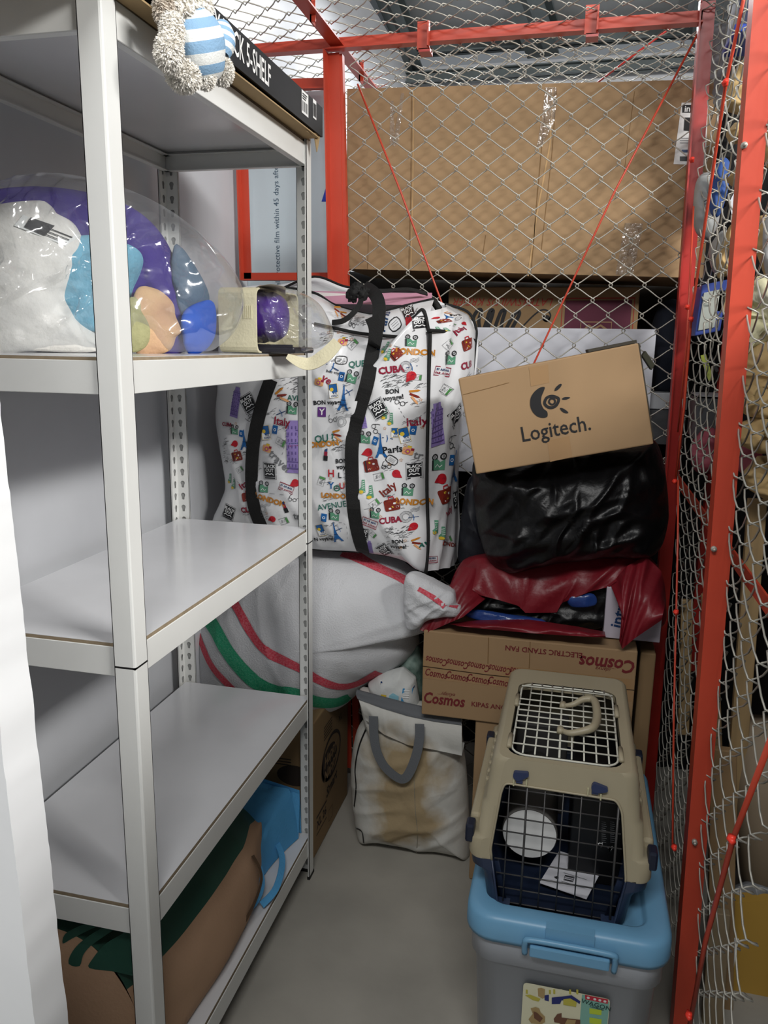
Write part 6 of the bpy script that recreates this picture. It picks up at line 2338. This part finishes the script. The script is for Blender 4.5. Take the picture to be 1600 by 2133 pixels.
# navy backpack and metal unit at the right
mb = MB()
Blob(xz([(1358, 680), (1372, 640), (1400, 622), (1425, 640), (1436, 700), (1436, 800), (1428, 815), (1362, 812), (1352, 740)], 2.46), 2.46, .08, .08, p=2.2, n=120, fine=.004, seed=105, wr=.01).mesh(mb, mat('navy_fabric', '#1a1f2c', .85, bump=.3, bs=80), nr=18)
tag(mb.build('backpack'), 'dark navy backpack behind the mesh beside the white board', 'backpack')
mb = MB()
m0, m1 = at(1356, 818, y=2.36), at(1425, 854, y=2.36)
rhexa(mb, (m0.x, 2.36, m1.z), (.10, 0, 0), (0, .2, 0), (0, 0, m0.z - m1.z), mat('white_edge', '#b9bcc0', .4), .002)
rhexa(mb, (m0.x, 2.362, m1.z - .10), (.10, 0, 0), (0, .2, 0), (0, 0, .098), mat('concrete_grey', '#56575a', .8, var=.3, vs=30), .002)
tag(mb.build('metal_unit'), 'low grey metal unit with a bright edge behind the mesh at the right corner', 'cabinet')
# printed film sheet behind the small frame on the left
YS = 2.27
s0, s1 = at(512, 192, y=YS), at(692, 600, y=YS)
mb = MB()
xs0, xs1 = at(512, 400, y=YS).x, at(694, 400, y=YS).x
z0_, z1_ = at(600, 760, y=YS).z, at(600, 192, y=YS).z
rhexa(mb, (xs0, YS, z0_), (xs1 - xs0, 0, 0), (0, .03, 0), (0, 0, z1_ - z0_), mat('film_sheet', '#c4d3da', .35, spec=.5), .002)
pm = planemap((0, YS, 0), (1, 0, 0), (0, 0, 1), .0008)
q = at(577, 480, y=YS)
text(mb, 'the steel protective film within 45 days after', frame2(pm, q.x, q.z - .018, 90.5), .0225, mat('print_slate', '#4a6072', .6), .0)
poly(mb, [(at(a, b, y=YS).x, at(a, b, y=YS).z) for a, b in ((670, 420), (693, 420), (693, 352), (684, 375))], pm, mat('print_blue_strong', '#2440b0', .5))
tag(mb.build('film_covered_panel'), 'pale blue film-covered panel with small lettering behind the red frame on the left', 'panel')

# ------------------------------------------------------------------ neighbouring cage on the right
M_pb = mat('kraft_paper', '#b79c6c', .8, var=.25, vs=12, hex2='#997c50', bump=.3, bs=30)
M_gp = mat('grey_plastic_bag', '#85878a', .4, var=.5, vs=14, hex2='#3a3b3d', bump=.7, bs=20, spec=.5)
M_lg = mat('pale_plastic_bag', '#a8aaa9', .4, var=.3, vs=14, bump=.6, bs=20, spec=.5)
M_nw = mat('newsprint', '#bdb98a', .8, var=.6, vs=16, hex2='#d8d6cf', bump=.4, bs=24)
M_pk = mat('pink_plastic', '#a8505e', .5, var=.3, vs=10, hex2='#7a2f3e', bump=.6, bs=18)
def rblob(name, label, cat, px, y, df, db, mt, p=2.3, wr=.010, ws=(18, 8), wa=.5, seed=1, fine=.005, smooth=True, grp=None):
    b = Blob(xz(px, y), y, df, db, p=p, n=110, wr=wr, ws=ws, wa=wa, seed=seed, fine=fine, fs=30, smooth=smooth)
    mb = MB(); b.mesh(mb, mt, nr=16)
    return tag(mb.build(name), label, cat, grp)
rblob('plastic_bag', 'tall grey plastic bag at the top behind the side mesh', 'plastic bag', [(1462, 120), (1480, 60), (1520, 50), (1560, 90), (1550, 190), (1520, 260), (1490, 300), (1462, 230)], 2.30, .06, .06, M_gp, seed=201)
rblob('plastic_bag', 'crumpled grey plastic bag in the middle of the pile behind the side mesh', 'plastic bag', [(1452, 240), (1490, 210), (1520, 260), (1500, 340), (1480, 420), (1452, 470), (1440, 360)], 2.32, .06, .06, M_gp, seed=203)
rblob('plastic_bag', 'pale grey plastic bag low in the pile above the blue crate', 'plastic bag', [(1450, 380), (1478, 360), (1500, 400), (1495, 470), (1470, 500), (1446, 470)], 2.10, .04, .05, M_lg, seed=205)
rblob('plastic_bag', 'small pale plastic bag beside the tall red post near the blue bundle', 'plastic bag', [(1478, 520), (1505, 480), (1530, 500), (1520, 560), (1490, 570)], 2.02, .04, .05, M_lg, seed=206)
rblob('dark_mass', 'black bundle tucked between the paper bags behind the side mesh', 'bundle', [(1500, 250), (1540, 215), (1570, 260), (1562, 320), (1530, 400), (1505, 430), (1495, 330)], 2.14, .04, .08, M_dk, seed=207)
rblob('dark_mass', 'added dark backing deep behind the side mesh below the grey plastic bags', 'bundle', [(1436, 400), (1480, 380), (1520, 420), (1530, 640), (1500, 700), (1436, 690)], 2.42, .05, .06, mat('charcoal_backing', '#2c2d30', .85, bump=.4, bs=40), seed=211)  # dark filler added to cover the bright gap behind the grey bags
rblob('blue_bundle', 'blue cloth bundle hanging behind the side mesh', 'bundle', [(1482, 380), (1500, 330), (1520, 340), (1515, 400), (1498, 450), (1480, 440)], 2.02, .03, .04, mat('blue_cloth', '#2f4f8e', .7, bump=.3, bs=40), seed=208)
mb = MB()
c0 = at(1535, 62, y=2.0)
rhexa(mb, c0, (.12, 0, 0), (0, .15, 0), (0, 0, .16), mat('navy_box', '#1c2447', .5), .004)
rhexa(mb, c0 + V((-.006, -.006, -.006)), (.13, 0, 0), (0, .16, 0), (0, 0, .016), mat('blue_rim', '#2a4bb0', .4), .003)
tag(mb.build('storage_tub'), 'dark blue tub with a bright blue rim at the top behind the side mesh', 'storage box')
pbags = [
    ([(1512, 180), (1540, 130), (1556, 120), (1560, 200), (1545, 240), (1512, 230)], 2.05, 'kraft paper bag sticking up below the grey bags at the top', 301),
    ([(1514, 275), (1530, 256), (1548, 256), (1548, 296), (1525, 298)], 1.80, 'folded kraft paper bag end level with the big carton label', 302),
    ([(1514, 372), (1540, 340), (1552, 350), (1548, 384), (1528, 386)], 1.80, 'kraft paper bag tip beside the blue bundle', 303),
    ([(1492, 540), (1520, 470), (1538, 455), (1532, 560), (1515, 575), (1496, 580)], 1.95, 'wrinkled kraft paper bag behind the near red post, halfway up', 304),
    ([(1588, 250), (1640, 240), (1650, 330), (1600, 350), (1585, 300)], 1.72, 'kraft paper bag at the right edge of the picture, highest there', 305),
    ([(1580, 450), (1640, 440), (1650, 560), (1600, 590), (1575, 520)], 1.72, 'kraft paper bag above the yellowish newsprint bundle', 306),
    ([(1538, 780), (1560, 730), (1590, 712), (1650, 720), (1650, 850), (1600, 850), (1560, 820)], 1.66, 'large kraft paper bag just below the newsprint bundle', 307),
    ([(1502, 834), (1530, 815), (1570, 800), (1650, 830), (1650, 880), (1560, 868), (1530, 850)], 1.60, 'pointed kraft paper bag pushed against the side mesh', 308),
    ([(1516, 915), (1545, 880), (1590, 862), (1650, 880), (1650, 945), (1580, 945)], 1.60, 'kraft paper bag with a sharp corner under the pointed one', 309),
    ([(1548, 985), (1580, 950), (1650, 950), (1650, 1040), (1600, 1045), (1560, 1020)], 1.66, 'lowest kraft paper bag in the right-hand stack', 310)]
for px, y, lab, sd in pbags:
    rblob('paper_bag', lab, 'paper bag', px, y, .035, .05, M_pb, p=2.0, wr=.016, ws=(26, 17), wa=sd * 1.3, seed=sd, fine=.008, smooth=False, grp='kraft paper bags in the next cage')
rblob('newsprint_bundle', 'crumpled yellow and white newsprint bundle at the right edge', 'paper bundle', [(1532, 680), (1545, 600), (1580, 575), (1650, 580), (1650, 715), (1600, 715), (1560, 730), (1540, 760)], 1.68, .03, .05, M_nw, wr=.02, ws=(30, 14), fine=.01, seed=320)
rblob('white_sack', 'pale sack with a dark mark at the right edge above the newsprint', 'sack', [(1590, 480), (1610, 430), (1660, 400), (1660, 590), (1600, 580)], 1.60, .02, .03, M_lg, seed=321)
rblob('pink_bag', 'pink plastic bag low behind the far part of the side mesh', 'plastic bag', [(1440, 930), (1470, 890), (1498, 905), (1496, 970), (1470, 988), (1444, 975)], 2.05, .04, .05, M_pk, seed=322)
rblob('pink_bag', 'dark pink plastic bag under the paper bags behind the near post', 'plastic bag', [(1535, 930), (1580, 930), (1590, 980), (1560, 990), (1535, 975)], 1.80, .03, .04, M_pk, seed=323)
mb = MB()
c = at(1447, 700, y=2.0)
rhexa(mb, c, (.055, 0, .012), (0, .12, 0), (.006, 0, .115), mat('blue_crate', '#33468c', .4), .003)
rhexa(mb, c + V((.006, -.004, .012)), (.035, 0, .008), (0, .004, 0), (.005, 0, .085), mat('crate_label', '#9a9f98', .6), .001)
tag(mb.build('blue_crate'), 'small blue crate with a grey panel behind the side mesh', 'crate')
mb = MB()
c = at(1492, 650, y=2.0)
rhexa(mb, c, (.045, 0, 0), (0, .10, 0), (0, 0, .05), M_card2, .002)
tag(mb.build('small_carton'), 'small brown carton beside the blue crate', 'box')
mb = MB()
hexa(mb, at(1455, 826, y=2.05), (.09, 0, 0), (0, .14, 0), (0, 0, .004), mat('white_edge', '#b9bcc0'))
hexa(mb, at(1455, 828, y=2.05) + V((0, .002, -.10)), (.09, 0, 0), (0, .14, 0), (0, 0, .098), mat('drawer_grey', '#57595c', .5))
tag(mb.build('drawer_unit'), 'grey drawer unit with a white top edge behind the side mesh', 'cabinet')
mb = MB()
band(mb, [at(1465, 740, y=2.0), at(1474, 770, y=1.98), at(1482, 792, y=1.97)], .012, .004, (0, -1, 0), mat('lime_band', '#a9b548', .5))
band(mb, [at(1478, 735, y=2.0), at(1495, 775, y=1.98)], .006, .006, (0, -1, 0), M_ink)
tag(mb.build('lime_strap'), 'lime and black strap hanging above the grey drawer unit', 'strap')
# dark backing for the unlit pile, stretched out of view to block light
mb = MB()
def heap(s, q):
    # dark backing shape: runs along the next aisle, higher at the far end
    y = .15 + q * 2.33
    top = 1.60 + .55 * max(0, min(1, (y - 1.9) / .5))
    x0 = .50 + (.0 if y < 2.25 else (y - 2.25) * -.28)
    pr_ = [(x0, .002), (x0 - .01, top * .5), (x0 + .01, top - .08), (x0 + .07, top), (1.25, top - .05), (1.32, top * .5), (1.32, .002)]
    k = s * 6; i = min(int(k), 5); f = k - i
    a, b = V(pr_[i]).lerp(V(pr_[i + 1]), f)
    n_ = .025 * noise.noise(V((a * 4, y * 4, b * 3)))
    return V((a + n_ * (1 if b > .1 else 0), y, max(.002, b + n_)))
grid(mb, heap, 48, 60, M_dk)
for q in (0, 1):
    ed = [heap(i / 48, q) for i in range(49)]
    mb.add(ed, [tuple(range(49)) if q else tuple(reversed(range(49)))], M_dk)
tag(mb.build('dark_backing'), 'long dark backing for the unlit pile behind the paper bags, extended to block light', 'bundle')
# planks, roll and boards lower right
M_wood = mat('pale_wood', '#b0946a', .6, var=.2, vs=9, stretch=(6, 6, .5))
def plank(name, label, cat, q0, q1, w, d, mt):
    mb = MB()
    q0, q1 = V(q0), V(q1)
    rhexa(mb, q0, V((w, 0, 0)), V((0, d, 0)), q1 - q0, mt, .002)
    return tag(mb.build(name), label, cat)
plank('wood_plank', 'long pale wooden plank leaning behind the side mesh at the right edge', 'plank', at(1508, 1740, y=1.72), at(1560, 1040, y=1.72), .036, .018, M_wood)
plank('wood_plank', 'narrow wooden plank standing far back behind the red side post', 'plank', at(1412, 1530, y=2.02), at(1420, 1250, y=2.02), .028, .016, M_wood)
plank('cardboard_sheet', 'brown cardboard sheet standing behind the lower side mesh', 'cardboard sheet', at(1475, 2120, y=1.55), at(1480, 1560, y=1.55), .05, .02, M_card2)
plank('cardboard_sheet', 'folded brown cardboard bent low against the side mesh', 'cardboard sheet', at(1462, 2150, y=1.50), at(1478, 1900, y=1.50), .04, .02, mat('grey_card', '#85755c', .8))
plank('cardboard_sheet', 'upright brown cardboard strip leaning behind the near post', 'cardboard sheet', at(1480, 1720, y=1.66), at(1462, 1240, y=1.66), .030, .016, M_card2)
mb = MB()
pts = [at(1518, 1880, y=1.62), at(1620, 1915, y=1.62), at(1620, 2200, y=1.60), at(1535, 2200, y=1.60)]
hexa(mb, pts[3], pts[2] - pts[3], V((0, .03, 0)), pts[0] - pts[3], mat('yellow_card', '#b8913f', .6, var=.1, vs=6))
tag(mb.build('cardboard_sheet'), 'yellow cardboard box side at the lower right corner', 'cardboard sheet')
mb = MB()
tube(mb, [at(1600, 1850, y=1.70), at(1590, 1660, y=1.74), at(1580, 1500, y=1.78)], .060, mat('brown_tube', '#8d7d68', .6), 24)
tag(mb.build('cardboard_tube'), 'thick brown cardboard tube standing above the yellow cardboard', 'tube')
rblob('clear_bag', 'crumpled clear grey bag on top of the yellow cardboard', 'plastic bag', [(1512, 1868), (1530, 1850), (1580, 1838), (1640, 1850), (1640, 1900), (1560, 1890)], 1.66, .02, .03, M_gp, seed=340)
mb = MB()
band(mb, smoothpts([tuple(at(a, b, y=1.58)) for a, b in ((1533, 1955), (1524, 2000), (1520, 2060), (1530, 2140))], 4), .012, .003, (0, -1, 0), M_wht)
tag(mb.build('white_strip'), 'white folded paper strip in front of the yellow cardboard', 'paper')
mb = MB()
rr_ = [at(1500, 700, y=2.18), at(1530, 440, y=2.18)]
hexa(mb, rr_[0] + V((0, 0, -.9)), (.03, 0, 0), (0, .03, 0), V((.02, 0, 1.7)), M_red2)
tag(mb.build('cage_post'), 'dark red cage post standing further back behind the side mesh', 'post')
